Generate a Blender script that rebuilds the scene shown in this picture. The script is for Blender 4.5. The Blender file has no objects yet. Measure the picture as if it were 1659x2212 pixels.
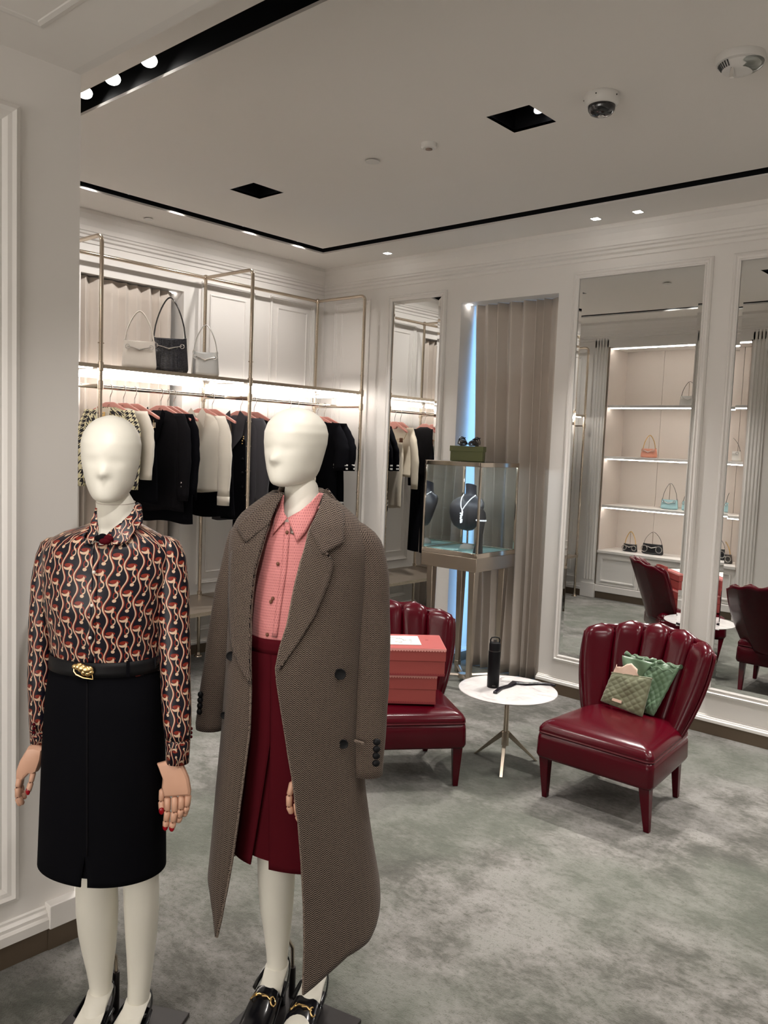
import bpy, bmesh, math, random
import numpy as np
from mathutils import Vector, Matrix
random.seed(7)
S = bpy.context.scene
COL = S.collection
PI = math.pi
R_ = math.radians
# ------------------------------------------------------------------ camera
CAMP = (5.139, -4.907, 1.65)
YAW, PITCH, ROLL, FPX = R_(41.6916), R_(85.2073), R_(2.2390), 1778.68
cam = bpy.data.cameras.new('camera'); camo = bpy.data.objects.new('camera', cam); COL.objects.link(camo)
cam.sensor_fit = 'HORIZONTAL'; cam.sensor_width = 36.0; cam.lens = FPX / 1659 * 36.0
cam.clip_start = 0.05; cam.clip_end = 60
CM = Matrix.Rotation(YAW, 4, 'Z') @ Matrix.Rotation(PITCH, 4, 'X') @ Matrix.Rotation(ROLL, 4, 'Z')
camo.matrix_world = Matrix.Translation(CAMP) @ CM
S.camera = camo
CR = np.array(CM.to_3x3()); CP = np.array(CAMP)
# ------------------------------------------------------------------ world, exposure
W = bpy.data.worlds.new('world'); S.world = W; W.use_nodes = True
bg = W.node_tree.nodes['Background']; bg.inputs[0].default_value = (0.35, 0.6, 1.0, 1); bg.inputs[1].default_value = 1.2
vs = S.view_settings; S.display_settings.display_device = 'sRGB'
vs.view_transform = 'Standard'; vs.look = 'None'; vs.gamma = 1.0; vs.use_curve_mapping = False
vs.exposure = 0.85
cy = S.cycles
cy.max_bounces = 7; cy.diffuse_bounces = 4; cy.glossy_bounces = 4; cy.transmission_bounces = 6; cy.transparent_max_bounces = 8
cy.caustics_reflective = False; cy.caustics_refractive = False; cy.sample_clamp_indirect = 4.0
cy.use_denoising = True
# ------------------------------------------------------------------ lights
ZC = 3.0587
WARM = (1.0, 0.95, 0.905)
def spot(loc, to, power, ang=60, blend=0.6, r=0.04, col=WARM):
    l = bpy.data.lights.new('spot_lamp', 'SPOT'); l.energy = power; l.spot_size = R_(ang); l.spot_blend = blend
    l.shadow_soft_size = r; l.color = col
    o = bpy.data.objects.new('spot_lamp', l); COL.objects.link(o); o.location = loc
    d = Vector(to) - Vector(loc); o.rotation_euler = d.to_track_quat('-Z', 'Y').to_euler()
    return o
def area(loc, to, power, sx, sy, col=WARM):
    l = bpy.data.lights.new('fill_lamp', 'AREA'); l.energy = power; l.shape = 'RECTANGLE'; l.size = sx; l.size_y = sy; l.color = col
    o = bpy.data.objects.new('fill_lamp', l); COL.objects.link(o); o.location = loc
    d = Vector(to) - Vector(loc); o.rotation_euler = d.to_track_quat('-Z', 'Y').to_euler()
    return o
# wall washers in the strip of ceiling along the mirror wall
for x in (0.936, 2.63, 2.9, 4.5, 4.77):
    spot((x, -0.262, ZC - 0.012), (x, -1.2, 0), 112, 74, 0.75, 0.022)
# pairs in the two square fixtures (and the third one of the row, right of the frame)
for x in (1.31, 3.09, 4.87):
    spot((x - 0.05, -1.86, ZC + 0.02), (x - 0.6, -1.3, 0), 28, 80, 0.8)
    spot((x + 0.05, -1.76, ZC + 0.02), (x + 0.4, -2.2, 0), 30, 80, 0.8)
# lamps in the ring slot: towards the garment rack, and along the front run
for y in (-2.95, -2.4, -1.8, -1.2, -0.75):
    spot((0.55, y, ZC + 0.004), (0.12, y, 1.9), 8.5, 150, 1.0, 0.018)
for x in (1.70, 1.935, 2.20, 3.6, 4.3, 5.0):
    spot((x, -3.07, ZC + 0.02), (x + 0.2, -2.6, 0), 34, 80, 0.8)
for y in (-2.6, -1.6, -0.9):
    spot((5.84, y, ZC + 0.02), (4.6, y, 0), 24, 100, 0.9)
# unseen hall lamps: spots for the light on the heads, area lamps as fill
spot((4.55, -4.45, 2.70), (3.35, -3.72, 1.62), 36, 42, 0.8, 0.04)
spot((3.75, -4.35, 2.70), (3.45, -3.6, 1.5), 18, 52, 0.8, 0.04)
for x in (4.0, 5.6):  # unseen area lamps, added under the hall ceiling as soft ambient fill
    for y in (-6.0, -8.0):
        area((x, y, 2.70), (x, y, 0), 3, 0.6, 0.6)
# ------------------------------------------------------------------ helpers: geometry
def ray(u, v):
    return CR @ np.array([(u - 829.5) / FPX, -(v - 1106) / FPX, -1.0])
def px(u, v, ax, val):
    d = ray(u, v); t = (val - CP[ax]) / d[ax]; return CP + t * d
class MB:
    def __init__(s): s.V = []; s.F = []; s.U = []
    def add(s, V, F, U=None):
        n = len(s.V); s.V += [tuple(float(c) for c in v) for v in V]
        s.F += [tuple(n + i for i in f) for f in F]
        s.U += U if U else [None] * len(F)
        return s
    def box(s, x0, x1, y0, y1, z0, z1):
        V = [(x, y, z) for z in (z0, z1) for y in (y0, y1) for x in (x0, x1)]
        s.add(V, [(0, 2, 3, 1), (4, 5, 7, 6), (0, 1, 5, 4), (2, 6, 7, 3), (0, 4, 6, 2), (1, 3, 7, 5)]); return s
    def hexa(s, P):   # 8 points: bottom loop then top loop
        s.add(P, [(3, 2, 1, 0), (4, 5, 6, 7), (0, 1, 5, 4), (1, 2, 6, 5), (2, 3, 7, 6), (3, 0, 4, 7)]); return s
    def quad(s, *P): s.add(P, [(0, 1, 2, 3)], [[(0, 0), (1, 0), (1, 1), (0, 1)]]); return s
    def rings(s, Rg, close=True, cap=True, uv=None):
        n = len(Rg[0]); V = [p for r in Rg for p in r]; F = []; U = []
        for i in range(len(Rg) - 1):
            for j in range(n if close else n - 1):
                k = (j + 1) % n
                F.append((i * n + j, i * n + k, (i + 1) * n + k, (i + 1) * n + j))
                if uv: U.append([uv(i, j), uv(i, j + 1), uv(i + 1, j + 1), uv(i + 1, j)])
                else: U.append(None)
        if cap and close:
            F.append(tuple(range(n))[::-1]); F.append(tuple((len(Rg) - 1) * n + i for i in range(n))); U += [None, None]
        s.add(V, F, U); return s
    def tube(s, P, r, n=10, closed=False, cap=True, ry=None, up=(0, 0, 1)):
        P = [Vector(p) for p in P]; m = len(P); rr = r if hasattr(r, '__len__') else [r] * m
        r2 = rr if ry is None else (ry if hasattr(ry, '__len__') else [ry] * m)
        Rg = []; prev = None
        for i in range(m):
            a = P[(i - 1) % m] if (closed or i > 0) else P[i]; b = P[(i + 1) % m] if (closed or i < m - 1) else P[i]
            t = (b - a).normalized() if (b - a).length > 1e-9 else Vector((0, 0, 1))
            if prev is None:
                u = Vector(up); u = u - t * u.dot(t)
                if u.length < 1e-3: u = Vector((1, 0, 0)) - t * t.x
            else: u = prev - t * prev.dot(t)
            u.normalize(); prev = u; w = t.cross(u)
            Rg.append([P[i] + u * (rr[i] * math.cos(2 * PI * k / n)) + w * (r2[i] * math.sin(2 * PI * k / n)) for k in range(n)])
        if closed: Rg.append(Rg[0])
        return s.rings(Rg, True, cap and not closed)
    def cyl(s, a, b, r, r2=None, n=16): return s.tube([a, b], [r, r if r2 is None else r2], n)
    def lathe(s, prof, n=24, c=(0, 0, 0)):
        return s.rings([[(c[0] + r * math.cos(2 * PI * k / n), c[1] + r * math.sin(2 * PI * k / n), c[2] + z) for k in range(n)] for r, z in prof])
    def sph(s, c, r, nu=12, nv=8):
        r = r if hasattr(r, '__len__') else (r, r, r)
        return s.rings([[(c[0] + r[0] * math.sin(PI * i / nv) * math.cos(2 * PI * k / nu), c[1] + r[1] * math.sin(PI * i / nv) * math.sin(2 * PI * k / nu), c[2] - r[2] * math.cos(PI * i / nv)) for k in range(nu)] for i in range(nv + 1)], True, False)
    def grid(s, G, uv=None):   # G[i][j] points, open sheet
        return s.rings(G, False, False, uv)
    def prism(s, P2, f0, f1):  # polygon extruded: f0,f1 map (a,b)->point
        n = len(P2); V = [f0(*p) for p in P2] + [f1(*p) for p in P2]
        F = [tuple(range(n))[::-1], tuple(range(n, 2 * n))] + [(i, (i + 1) % n, n + (i + 1) % n, n + i) for i in range(n)]
        s.add(V, F); return s
    def xf(s, M):
        M = Matrix(M); s.V = [tuple(M @ Vector(v)) for v in s.V]; return s
    def move(s, d): s.V = [(v[0] + d[0], v[1] + d[1], v[2] + d[2]) for v in s.V]; return s
def rotz(a): return Matrix.Rotation(a, 4, 'Z')
def obj(name, mb, mat, parent=None, smooth=False, bev=0, solid=0, sub=0, off=0, ang=38, kind=None, label=None, cat=None, group=None, loc=None, rz=0, segs=2):
    me = bpy.data.meshes.new(name); me.from_pydata(mb.V, [], mb.F)
    if any(u for u in mb.U):
        ul = me.uv_layers.new(name='UVMap'); k = 0
        for u, f in zip(mb.U, mb.F):
            for i in range(len(f)):
                if u: ul.data[k].uv = u[i]
                k += 1
    bm = bmesh.new(); bm.from_mesh(me); bmesh.ops.remove_doubles(bm, verts=bm.verts, dist=1e-5)
    if not solid: bmesh.ops.recalc_face_normals(bm, faces=bm.faces)
    bm.to_mesh(me); bm.free()
    me.materials.append(mat)
    if smooth:
        me.shade_smooth()
        if ang and not sub: me.set_sharp_from_angle(angle=R_(ang))
    o = bpy.data.objects.new(name, me); COL.objects.link(o)
    if parent: o.parent = parent
    if loc: o.location = loc
    o.rotation_euler = (0, 0, rz)
    if solid:
        m = o.modifiers.new('solid', 'SOLIDIFY'); m.thickness = solid; m.offset = off
    if bev:
        m = o.modifiers.new('bevel', 'BEVEL'); m.width = bev; m.segments = segs; m.limit_method = 'ANGLE'
        m.harden_normals = False
        if not smooth: me.shade_smooth(); me.set_sharp_from_angle(angle=R_(50))
    if sub:
        m = o.modifiers.new('sub', 'SUBSURF'); m.levels = sub; m.render_levels = sub
    if kind: o['kind'] = kind
    tag(o, label, cat, group)
    return o
def tag(o, label=None, cat=None, group=None):
    if label: o['label'] = label
    if cat: o['category'] = cat
    if group: o['group'] = group
    return o
def thing(name, label, cat, loc=(0, 0, 0), rz=0, group=None):
    o = bpy.data.objects.new(name, None); COL.objects.link(o); o.location = loc; o.rotation_euler = (0, 0, rz)
    o.empty_display_size = 0.05
    return tag(o, label, cat, group)
def struct(name, mb, mat, parent=None, **k):
    return obj(name, mb, mat, parent, kind=None if parent else 'structure', **k)
def copy_tree(o, parent=None):
    c = o.copy(); COL.objects.link(c); c.parent = parent
    for ch in [x for x in S.objects if x.parent == o]: copy_tree(ch, c)
    return c
def text_mb(s, size, M):
    cu = bpy.data.curves.new('t', 'FONT'); cu.body = s; cu.size = size; cu.align_x = 'CENTER'; cu.align_y = 'CENTER'; cu.extrude = 0.0006
    to = bpy.data.objects.new('t', cu); me = bpy.data.meshes.new_from_object(to)
    mb = MB(); mb.add([M @ v.co for v in me.vertices], [tuple(p.vertices) for p in me.polygons])
    bpy.data.objects.remove(to); bpy.data.meshes.remove(me); bpy.data.curves.remove(cu)
    return mb
def interp(x, xs, ys): return float(np.interp(x, xs, ys))
# ------------------------------------------------------------------ helpers: materials
class N:   # tiny expression wrapper over math nodes
    def __init__(s, nt, sk): s.nt = nt; s.sk = sk
    def _m(s, op, *a):
        n = s.nt.nodes.new('ShaderNodeMath'); n.operation = op
        for i, x in enumerate((s,) + a):
            if isinstance(x, N): s.nt.links.new(x.sk, n.inputs[i])
            else: n.inputs[i].default_value = float(x)
        return N(s.nt, n.outputs[0])
    def c(s, x): return x if isinstance(x, N) else s._m('MULTIPLY', 0)._m('ADD', x)
    def __add__(s, o): return s._m('ADD', o)
    __radd__ = __add__
    def __sub__(s, o): return s._m('SUBTRACT', o)
    def __mul__(s, o): return s._m('MULTIPLY', o)
    __rmul__ = __mul__
    def __truediv__(s, o): return s._m('DIVIDE', o)
    def __rsub__(s, o): return s._m('MULTIPLY', -1)._m('ADD', o)
    def frac(s): return s._m('FRACT')
    def abs(s): return s._m('ABSOLUTE')
    def sin(s): return s._m('SINE')
    def floor(s): return s._m('FLOOR')
    def sqrt(s): return s._m('SQRT')
    def gt(s, o): return s._m('GREATER_THAN', o)
    def lt(s, o): return s._m('LESS_THAN', o)
    def min(s, o): return s._m('MINIMUM', o)
    def max(s, o): return s._m('MAXIMUM', o)
class Mat:
    def __init__(s, name):
        s.m = bpy.data.materials.new(name); s.m.use_nodes = True; s.nt = s.m.node_tree; s.b = s.nt.nodes['Principled BSDF']
    def uv(s):
        t = s.nt.nodes.new('ShaderNodeTexCoord'); x = s.nt.nodes.new('ShaderNodeSeparateXYZ'); s.nt.links.new(t.outputs['UV'], x.inputs[0])
        return N(s.nt, x.outputs[0]), N(s.nt, x.outputs[1])
    def ob(s):
        t = s.nt.nodes.new('ShaderNodeTexCoord'); x = s.nt.nodes.new('ShaderNodeSeparateXYZ'); s.nt.links.new(t.outputs['Object'], x.inputs[0])
        return [N(s.nt, o) for o in x.outputs]
    def noise(s, scale, detail=4, rough=0.55, stretch=(1, 1, 1), dist=0, coord='Object'):
        t = s.nt.nodes.new('ShaderNodeTexCoord'); mp = s.nt.nodes.new('ShaderNodeMapping'); mp.inputs['Scale'].default_value = stretch
        n = s.nt.nodes.new('ShaderNodeTexNoise'); n.inputs['Scale'].default_value = scale; n.inputs['Detail'].default_value = detail
        n.inputs['Roughness'].default_value = rough; n.inputs['Distortion'].default_value = dist
        s.nt.links.new(t.outputs[coord], mp.inputs[0]); s.nt.links.new(mp.outputs[0], n.inputs['Vector'])
        return N(s.nt, n.outputs[0])
    def ramp(s, f, stops):
        r = s.nt.nodes.new('ShaderNodeValToRGB'); s.nt.links.new(f.sk, r.inputs[0]); e = r.color_ramp.elements
        e[0].position, e[0].color = stops[0][0], (*stops[0][1], 1); e[1].position, e[1].color = stops[-1][0], (*stops[-1][1], 1)
        for p, c in stops[1:-1]: k = e.new(p); k.color = (*c, 1)
        return r.outputs[0]
    def mix(s, f, a, b):
        n = s.nt.nodes.new('ShaderNodeMix'); n.data_type = 'RGBA'
        s.nt.links.new(f.sk, n.inputs[0])
        for k, x in ((6, a), (7, b)):
            if isinstance(x, tuple): n.inputs[k].default_value = (*x, 1)
            else: s.nt.links.new(x, n.inputs[k])
        return n.outputs[2]
    def col(s, sk):
        if isinstance(sk, tuple): s.b.inputs['Base Color'].default_value = (*sk, 1)
        else: s.nt.links.new(sk, s.b.inputs['Base Color'])
        return s
    def set(s, **k):
        mp = dict(rough='Roughness', metal='Metallic', spec='Specular IOR Level', coat='Coat Weight', coatr='Coat Roughness', sheen='Sheen Weight', trans='Transmission Weight', ior='IOR', ani='Anisotropic')
        for a, v in k.items(): s.b.inputs[mp[a]].default_value = v
        return s
    def bump(s, h, strength, dist=0.002):
        b = s.nt.nodes.new('ShaderNodeBump'); b.inputs['Strength'].default_value = strength; b.inputs['Distance'].default_value = dist
        s.nt.links.new(h.sk, b.inputs['Height']); s.nt.links.new(b.outputs[0], s.b.inputs['Normal']); return s
    def emit(s, c, st): s.b.inputs['Emission Color'].default_value = (*c, 1); s.b.inputs['Emission Strength'].default_value = st; return s
def simple(name, c, rough=0.5, bump=None, **k):
    m = Mat(name).col(c).set(rough=rough, **k)
    if bump: m.bump(m.noise(bump[0], 3), bump[1], bump[2])
    return m.m
M = {}
M['wall'] = simple('wall_paint', (0.80, 0.77, 0.735), 0.38, spec=0.3)
M['trim'] = simple('trim_paint', (0.81, 0.78, 0.745), 0.3)
M['ceil'] = simple('ceiling_paint', (0.86, 0.825, 0.785), 0.8)
M['black'] = simple('black_metal', (0.005, 0.005, 0.006), 0.5, spec=0.2)
M['plinth'] = simple('plinth_bronze', (0.16, 0.12, 0.085), 0.4, metal=0.5)
M['nickel'] = simple('satin_nickel', (0.56, 0.48, 0.39), 0.24, metal=1.0)
M['steel'] = simple('polished_champagne_steel', (0.62, 0.55, 0.47), 0.1, metal=1.0)
M['brushed'] = simple('brushed_champagne_steel', (0.52, 0.45, 0.375), 0.3, metal=1.0)
M['gold'] = simple('gold_metal', (0.9, 0.62, 0.27), 0.2, metal=1.0)
M['silver'] = simple('silver_metal', (0.85, 0.84, 0.82), 0.18, metal=1.0)
M['mirror'] = simple('mirror_silvering', (0.86, 0.87, 0.86), 0.0, metal=1.0)
M['shelfm'] = simple('shelf_taupe', (0.30, 0.25, 0.20), 0.35, metal=0.6)
M['white_plastic'] = simple('white_plastic', (0.72, 0.7, 0.67), 0.4)
M['dark_glass'] = simple('dark_dome', (0.01, 0.01, 0.012), 0.05, spec=0.8)
def emis(name, c, st): return Mat(name).col((0.8, 0.8, 0.8)).emit(c, st).m
M['led'] = emis('led_strip', (1.0, 0.93, 0.86), 12)
M['led2'] = emis('niche_led', (1.0, 0.93, 0.86), 24)
M['lamp'] = emis('lamp_face', (1.0, 0.97, 0.93), 12)
M['lamp_dim'] = emis('lamp_face_side', (0.9, 0.92, 1.0), 1.2)
M['sky'] = emis('window_daylight', (0.22, 0.52, 1.0), 1.9)
m = Mat('carpet_pile'); n1 = m.noise(1.5, 3, 0.55, (1, 1.1, 1), 0.2); n2 = m.noise(5.5, 7, 0.66, (1, 1.15, 1), 0.3); n3 = m.noise(34, 5, 0.7, (1, 1.5, 1), 0.2); n4 = m.noise(170, 3, 0.65, (1, 1.5, 1))
f = n1 * 0.34 + n2 * 0.46 + n3 * 0.20
base = m.ramp(f, [(0.40, (0.058, 0.058, 0.048)), (0.465, (0.098, 0.095, 0.082)), (0.508, (0.155, 0.149, 0.134)), (0.58, (0.228, 0.219, 0.203))])
gr = m.noise(0.9, 3)
base2 = m.mix((gr - 0.5)._m('MULTIPLY', 4)._m('ADD', 0.15)._m('MINIMUM', 0.5)._m('MAXIMUM', 0), base, (0.105, 0.120, 0.092))
fl = (n4 * 0.55 + n3 * 0.45)._m('LESS_THAN', 0.435)
m.col(m.mix(fl * 0.65, base2, (0.07, 0.068, 0.052))).set(rough=0.95, sheen=0.2, spec=0.1).bump(n4 * 0.8 + n3 * 0.9 + n2 * 0.5, 0.6, 0.014); M['carpet'] = m.m
def fabric(name, c, rough=0.85, sc=900, st=0.15, sheen=0.3, spec=0.2):
    m = Mat(name); n = m.noise(sc, 2); w = m.noise(6, 3)
    m.col(m.mix(w, tuple(x * 0.92 for x in c), tuple(min(1, x * 1.06) for x in c))).set(rough=rough, sheen=sheen, spec=spec).bump(n, st, 0.001); return m.m
M['curtain'] = fabric('curtain_cloth', (0.58, 0.515, 0.455), 0.7, 500, 0.1, 0.2)
M['blackcloth'] = fabric('black_cloth', (0.0045, 0.0045, 0.006), 0.95, 700, 0.2, 0.0, 0.04)
M['blackribbed'] = fabric('black_textured_cloth', (0.006, 0.0055, 0.007), 0.8, 120, 0.6, 0.0, 0.08)
M['greycloth'] = fabric('charcoal_wool', (0.060, 0.058, 0.066), 0.9, 900, 0.2, 0.1, 0.1)
M['cream'] = fabric('cream_silk', (0.72, 0.67, 0.58), 0.55, 300, 0.05)
M['creamknit'] = fabric('cream_knit', (0.66, 0.58, 0.46), 0.9, 90, 0.5)
M['whiteknit'] = fabric('white_trim', (0.8, 0.78, 0.74), 0.8)
M['redcloth'] = fabric('burgundy_wool', (0.072, 0.005, 0.009), 0.9, 900, 0.15, 0.0, 0.06)
M['skin'] = simple('mannequin_linen', (0.80, 0.77, 0.68), 0.42, bump=(700, 0.03, 0.001))
m = Mat('hand_wood'); n = m.noise(14, 3, 0.5, (1, 1, 0.12)); m.col(m.mix(n, (0.66, 0.36, 0.24), (0.74, 0.44, 0.31))).set(rough=0.4); M['wood'] = m.m
M['joint'] = simple('joint_peg', (0.16, 0.06, 0.03), 0.5)
M['nail'] = simple('red_nail', (0.32, 0.005, 0.012), 0.12)
m = Mat('burgundy_leather'); n = m.noise(5, 4, 0.5); m.col(m.mix(n, (0.040, 0.0004, 0.0035), (0.062, 0.0006, 0.005))).set(rough=0.22, spec=0.22, coat=0.05, coatr=0.1).bump(m.noise(260, 3), 0.12, 0.001); M['leather'] = m.m
M['leatherdark'] = simple('piping_leather', (0.07, 0.003, 0.008), 0.3)
m = Mat('marble'); n = m.noise(5, 6, 0.62, (1, 1, 1), 1.4); m.col(m.ramp(n, [(0.3, (0.36, 0.345, 0.34)), (0.47, (0.54, 0.515, 0.505)), (0.6, (0.62, 0.595, 0.58))])).set(rough=0.12); M['marble'] = m.m
m = Mat('coral_board'); m.col((0.31, 0.055, 0.048)).set(rough=0.5); m.bump(m.noise(300, 2), 0.05, 0.001); M['coral'] = m.m
m = Mat('coral_lid_trim'); M['coraldark'] = m.col((0.24, 0.03, 0.033)).set(rough=0.45).m
M['coralpale'] = simple('trim_scallop_pink', (0.75, 0.33, 0.30), 0.45)
M['paper'] = simple('paper', (0.78, 0.75, 0.68), 0.7)
M['ink'] = simple('ink', (0.05, 0.05, 0.05), 0.7)
M['green'] = simple('olive_box', (0.105, 0.115, 0.028), 0.5)
m = Mat('green_satin'); m.col((0.062, 0.118, 0.058)).set(rough=0.42, sheen=0.3); M['gsatin'] = m.m
m = Mat('sage_satin'); m.col((0.155, 0.165, 0.095)).set(rough=0.42, sheen=0.3); M['sage'] = m.m
M['tissue'] = simple('tissue', (0.72, 0.52, 0.41), 0.8)
M['aqua'] = simple('aqua_pad', (0.40, 0.68, 0.69), 0.7)
M['bust'] = simple('bust_leatherette', (0.035, 0.038, 0.052), 0.42)
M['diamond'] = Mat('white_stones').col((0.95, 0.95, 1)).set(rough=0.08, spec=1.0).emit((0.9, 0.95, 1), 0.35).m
m = Mat('clear_glass'); m.col((0.97, 1.0, 0.985)).set(rough=0.0, ior=1.45, trans=1.0)
# thin glazing: mostly lets light pass straight through, with a Fresnel reflection
nt = m.nt; tr = nt.nodes.new('ShaderNodeBsdfTransparent'); tr.inputs[0].default_value = (0.93, 0.96, 0.95, 1); gl = nt.nodes.new('ShaderNodeBsdfGlossy'); gl.inputs['Roughness'].default_value = 0.0
fr = nt.nodes.new('ShaderNodeFresnel'); fr.inputs[0].default_value = 1.45; mx = nt.nodes.new('ShaderNodeMixShader')
nt.links.new(fr.outputs[0], mx.inputs[0]); nt.links.new(tr.outputs[0], mx.inputs[1]); nt.links.new(gl.outputs[0], mx.inputs[2]); nt.links.new(mx.outputs[0], nt.nodes['Material Output'].inputs[0]); M['glass'] = m.m
M['pink_hanger'] = simple('pink_hanger', (0.56, 0.24, 0.20), 0.4)
M['bagwhite'] = simple('ivory_leather', (0.80, 0.74, 0.66), 0.3)
M['bagblack'] = simple('black_leather', (0.012, 0.012, 0.014), 0.22)
M['bagsilver'] = simple('silver_leather', (0.62, 0.62, 0.60), 0.32, metal=0.7)
M['bagpink'] = simple('salmon_leather', (0.60, 0.25, 0.17), 0.35)
M['bagblue'] = simple('pale_blue_leather', (0.32, 0.50, 0.53), 0.3)
M['bagcream'] = simple('white_leather', (0.82, 0.80, 0.76), 0.3)
M['bagbrown'] = simple('dark_grey_leather', (0.06, 0.055, 0.05), 0.35)
M['taupe'] = simple('niche_panel_fabric', (0.60, 0.535, 0.485), 0.75, bump=(400, 0.1, 0.001))
M['plate'] = simple('black_base_plate', (0.018, 0.015, 0.015), 0.35)
M['shoe'] = simple('black_shoe_leather', (0.006, 0.006, 0.008), 0.16)
M['darkrim'] = simple('dark_edge', (0.02, 0.018, 0.016), 0.3)
# printed blouse: wavy bands with chain links and crescents, unit = metres in UV
def print_mat(name, k):
    m = Mat(name); u, v = m.uv(); u = u / k; v = v / k
    Wc, Hc, sh = 0.037, 0.066, 0.026
    j = (u / Wc + 0.5).floor(); vj = v + j * sh
    wx = u - j * Wc - ((vj * (2 * PI / Hc)).sin() * 0.0058)
    cream = wx.abs().lt(0.0018); red = (wx - 0.0031).abs().lt(0.0014)
    i = (u / Wc).floor(); vi = v + i * sh + 0.012
    x = u - i * Wc - Wc * 0.5; y = ((vi / Hc).frac() - 0.5) * Hc
    def el(cx, cyy, rx, ry): return (((x - cx) / rx)._m('POWER', 2) + ((y - cyy) / ry)._m('POWER', 2)).sqrt()
    e1 = el(0.0045, 0.010, 0.0072, 0.0105); ring1 = (e1 - 0.80).abs().lt(0.20)
    e2 = el(0.0025, -0.007, 0.0068, 0.0095); ring2 = (e2 - 0.80).abs().lt(0.20)
    blk = el(0.0010, -0.0205, 0.0052, 0.0042).lt(1.0)
    c1 = el(-0.0075, 0.0235, 0.0120, 0.0078).lt(1); c2 = el(-0.0105, 0.0285, 0.0110, 0.0070).lt(1)
    cres = c1 * (1 - c2)
    rc = el(-0.0045, 0.0275, 0.0125, 0.0050).lt(1) * (1 - cres)
    reds = red.max(rc).max(ring1 * x.gt(0.0040)).max(ring2 * x.lt(0.0020))
    crm = cream.max(cres).max(ring1 * x.lt(0.0040)).max(ring2 * x.gt(0.0020)).max(blk)
    c = m.mix(reds, (0.007, 0.006, 0.012), (0.22, 0.024, 0.013)); c = m.mix(crm, c, (0.66, 0.46, 0.32))
    m.col(c).set(rough=0.36, sheen=0.0, spec=0.3); m.bump(m.noise(9, 3, 0.5, (1, 1, 0.4)), 0.35, 0.02); return m.m
M['print'] = print_mat('printed_silk', 1.0); M['print_small'] = print_mat('printed_silk_small', 0.55)
def herring(name, rot=0.0):
    m = Mat(name); u, v = m.uv()
    if rot: u, v = u * math.cos(rot) + v * math.sin(rot), v * math.cos(rot) - u * math.sin(rot)
    w = 0.0148; tri = ((u / w).frac() - 0.5).abs() * (w * 1.15)
    st = ((v + tri + (m.noise(400, 1, 0.5, coord='Object') - 0.5) * 0.0012) / 0.0056).frac().gt(0.5)
    n = m.noise(3.0, 3); n2 = m.noise(500, 2)
    light = m.mix(n, (0.17, 0.13, 0.11), (0.26, 0.205, 0.16)); light = m.mix(n2.gt(0.62) * 0.5, light, (0.12, 0.08, 0.08))
    m.col(m.mix(st, (0.010, 0.006, 0.006), light)).set(rough=0.95, sheen=0.08, spec=0.05).bump(n2, 0.4, 0.001); return m.m
M['tweed'] = herring('herringbone_tweed'); M['tweed_lapel'] = herring('herringbone_tweed_lapel', R_(20)); M['tweed_lapel2'] = herring('herringbone_tweed_lapel_left', R_(-38))
m = Mat('pink_dotted_shirt'); u, v = m.uv(); a = (u / 0.006 + (v / 0.0075).floor() * 0.5).frac(); b = (v / 0.0075).frac()
m.col(m.mix(a.lt(0.45) * b.lt(0.42) * 0.75, (0.66, 0.235, 0.225), (0.36, 0.09, 0.10))).set(rough=0.6, sheen=0.2); m.bump(m.noise(12, 3), 0.4, 0.02); M['pink'] = m.m
m = Mat('houndstooth'); u, v = m.uv(); s_ = 0.048; u = u + (m.noise(9, 2) - 0.5) * 0.03; v = v + (m.noise(11, 2) - 0.5) * 0.03; a = (u / s_).frac().gt(0.5); b = (v / s_).frac().gt(0.5); t = ((u + v) / (s_ / 2)).frac().gt(0.5)
e = (a - b).abs().lt(0.5); fz = (e * a + (1 - e) * t)
m.col(m.mix(fz, (0.70, 0.64, 0.42), (0.015, 0.013, 0.018))).set(rough=0.9).bump(m.noise(200, 3), 0.4, 0.003); M['hound'] = m.m
m = Mat('diamond_check'); u, v = m.uv(); d = ((u + v) / 0.02).frac().gt(0.5); e = ((u - v) / 0.02).frac().gt(0.5)
m.col(m.mix((d - e).abs(), (0.008, 0.008, 0.011), (0.03, 0.03, 0.035))).set(rough=0.25); M['bagcheck'] = m.m
# ================================================================== THE ROOM
XR, YF, XP = 6.4, -3.62, 2.70          # right wall, front wall plane, face of the pillar
RS0, RS1, RY0, RY1 = 0.49, 5.90, -3.125, -0.495   # ring slot
ZH = 2.72                              # hall soffit
struct('floor', MB().box(-0.4, XR + 0.2, -9.2, 0.6, -0.06, 0), M['carpet'])
# ceiling: one slab with openings
holes = [(RS0, RS0 + 0.125, RY0, RY1), (RS1 - 0.125, RS1, RY0, RY1), (RS0, RS1, RY1 - 0.125, RY1), (RS0, RS1, RY0, RY0 + 0.125)]
SQ = [(1.205, 1.42), (2.981, 3.195), (4.757, 4.972)]
holes += [(a, b, -1.925, -1.705) for a, b in SQ]
xs = sorted({-0.3, XR + 0.1, *[h[0] for h in holes], *[h[1] for h in holes]}); ys = sorted({YF, 0.5, *[h[2] for h in holes], *[h[3] for h in holes]})
mb = MB()
for i in range(len(xs) - 1):
    for j in range(len(ys) - 1):
        cxm, cym = (xs[i] + xs[i + 1]) / 2, (ys[j] + ys[j + 1]) / 2
        if not any(h[0] < cxm < h[1] and h[2] < cym < h[3] for h in holes): mb.box(xs[i], xs[i + 1], ys[j], ys[j + 1], ZC, ZC + 0.012)
cb = mb
struct('ceiling', cb, M['ceil'])
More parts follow.
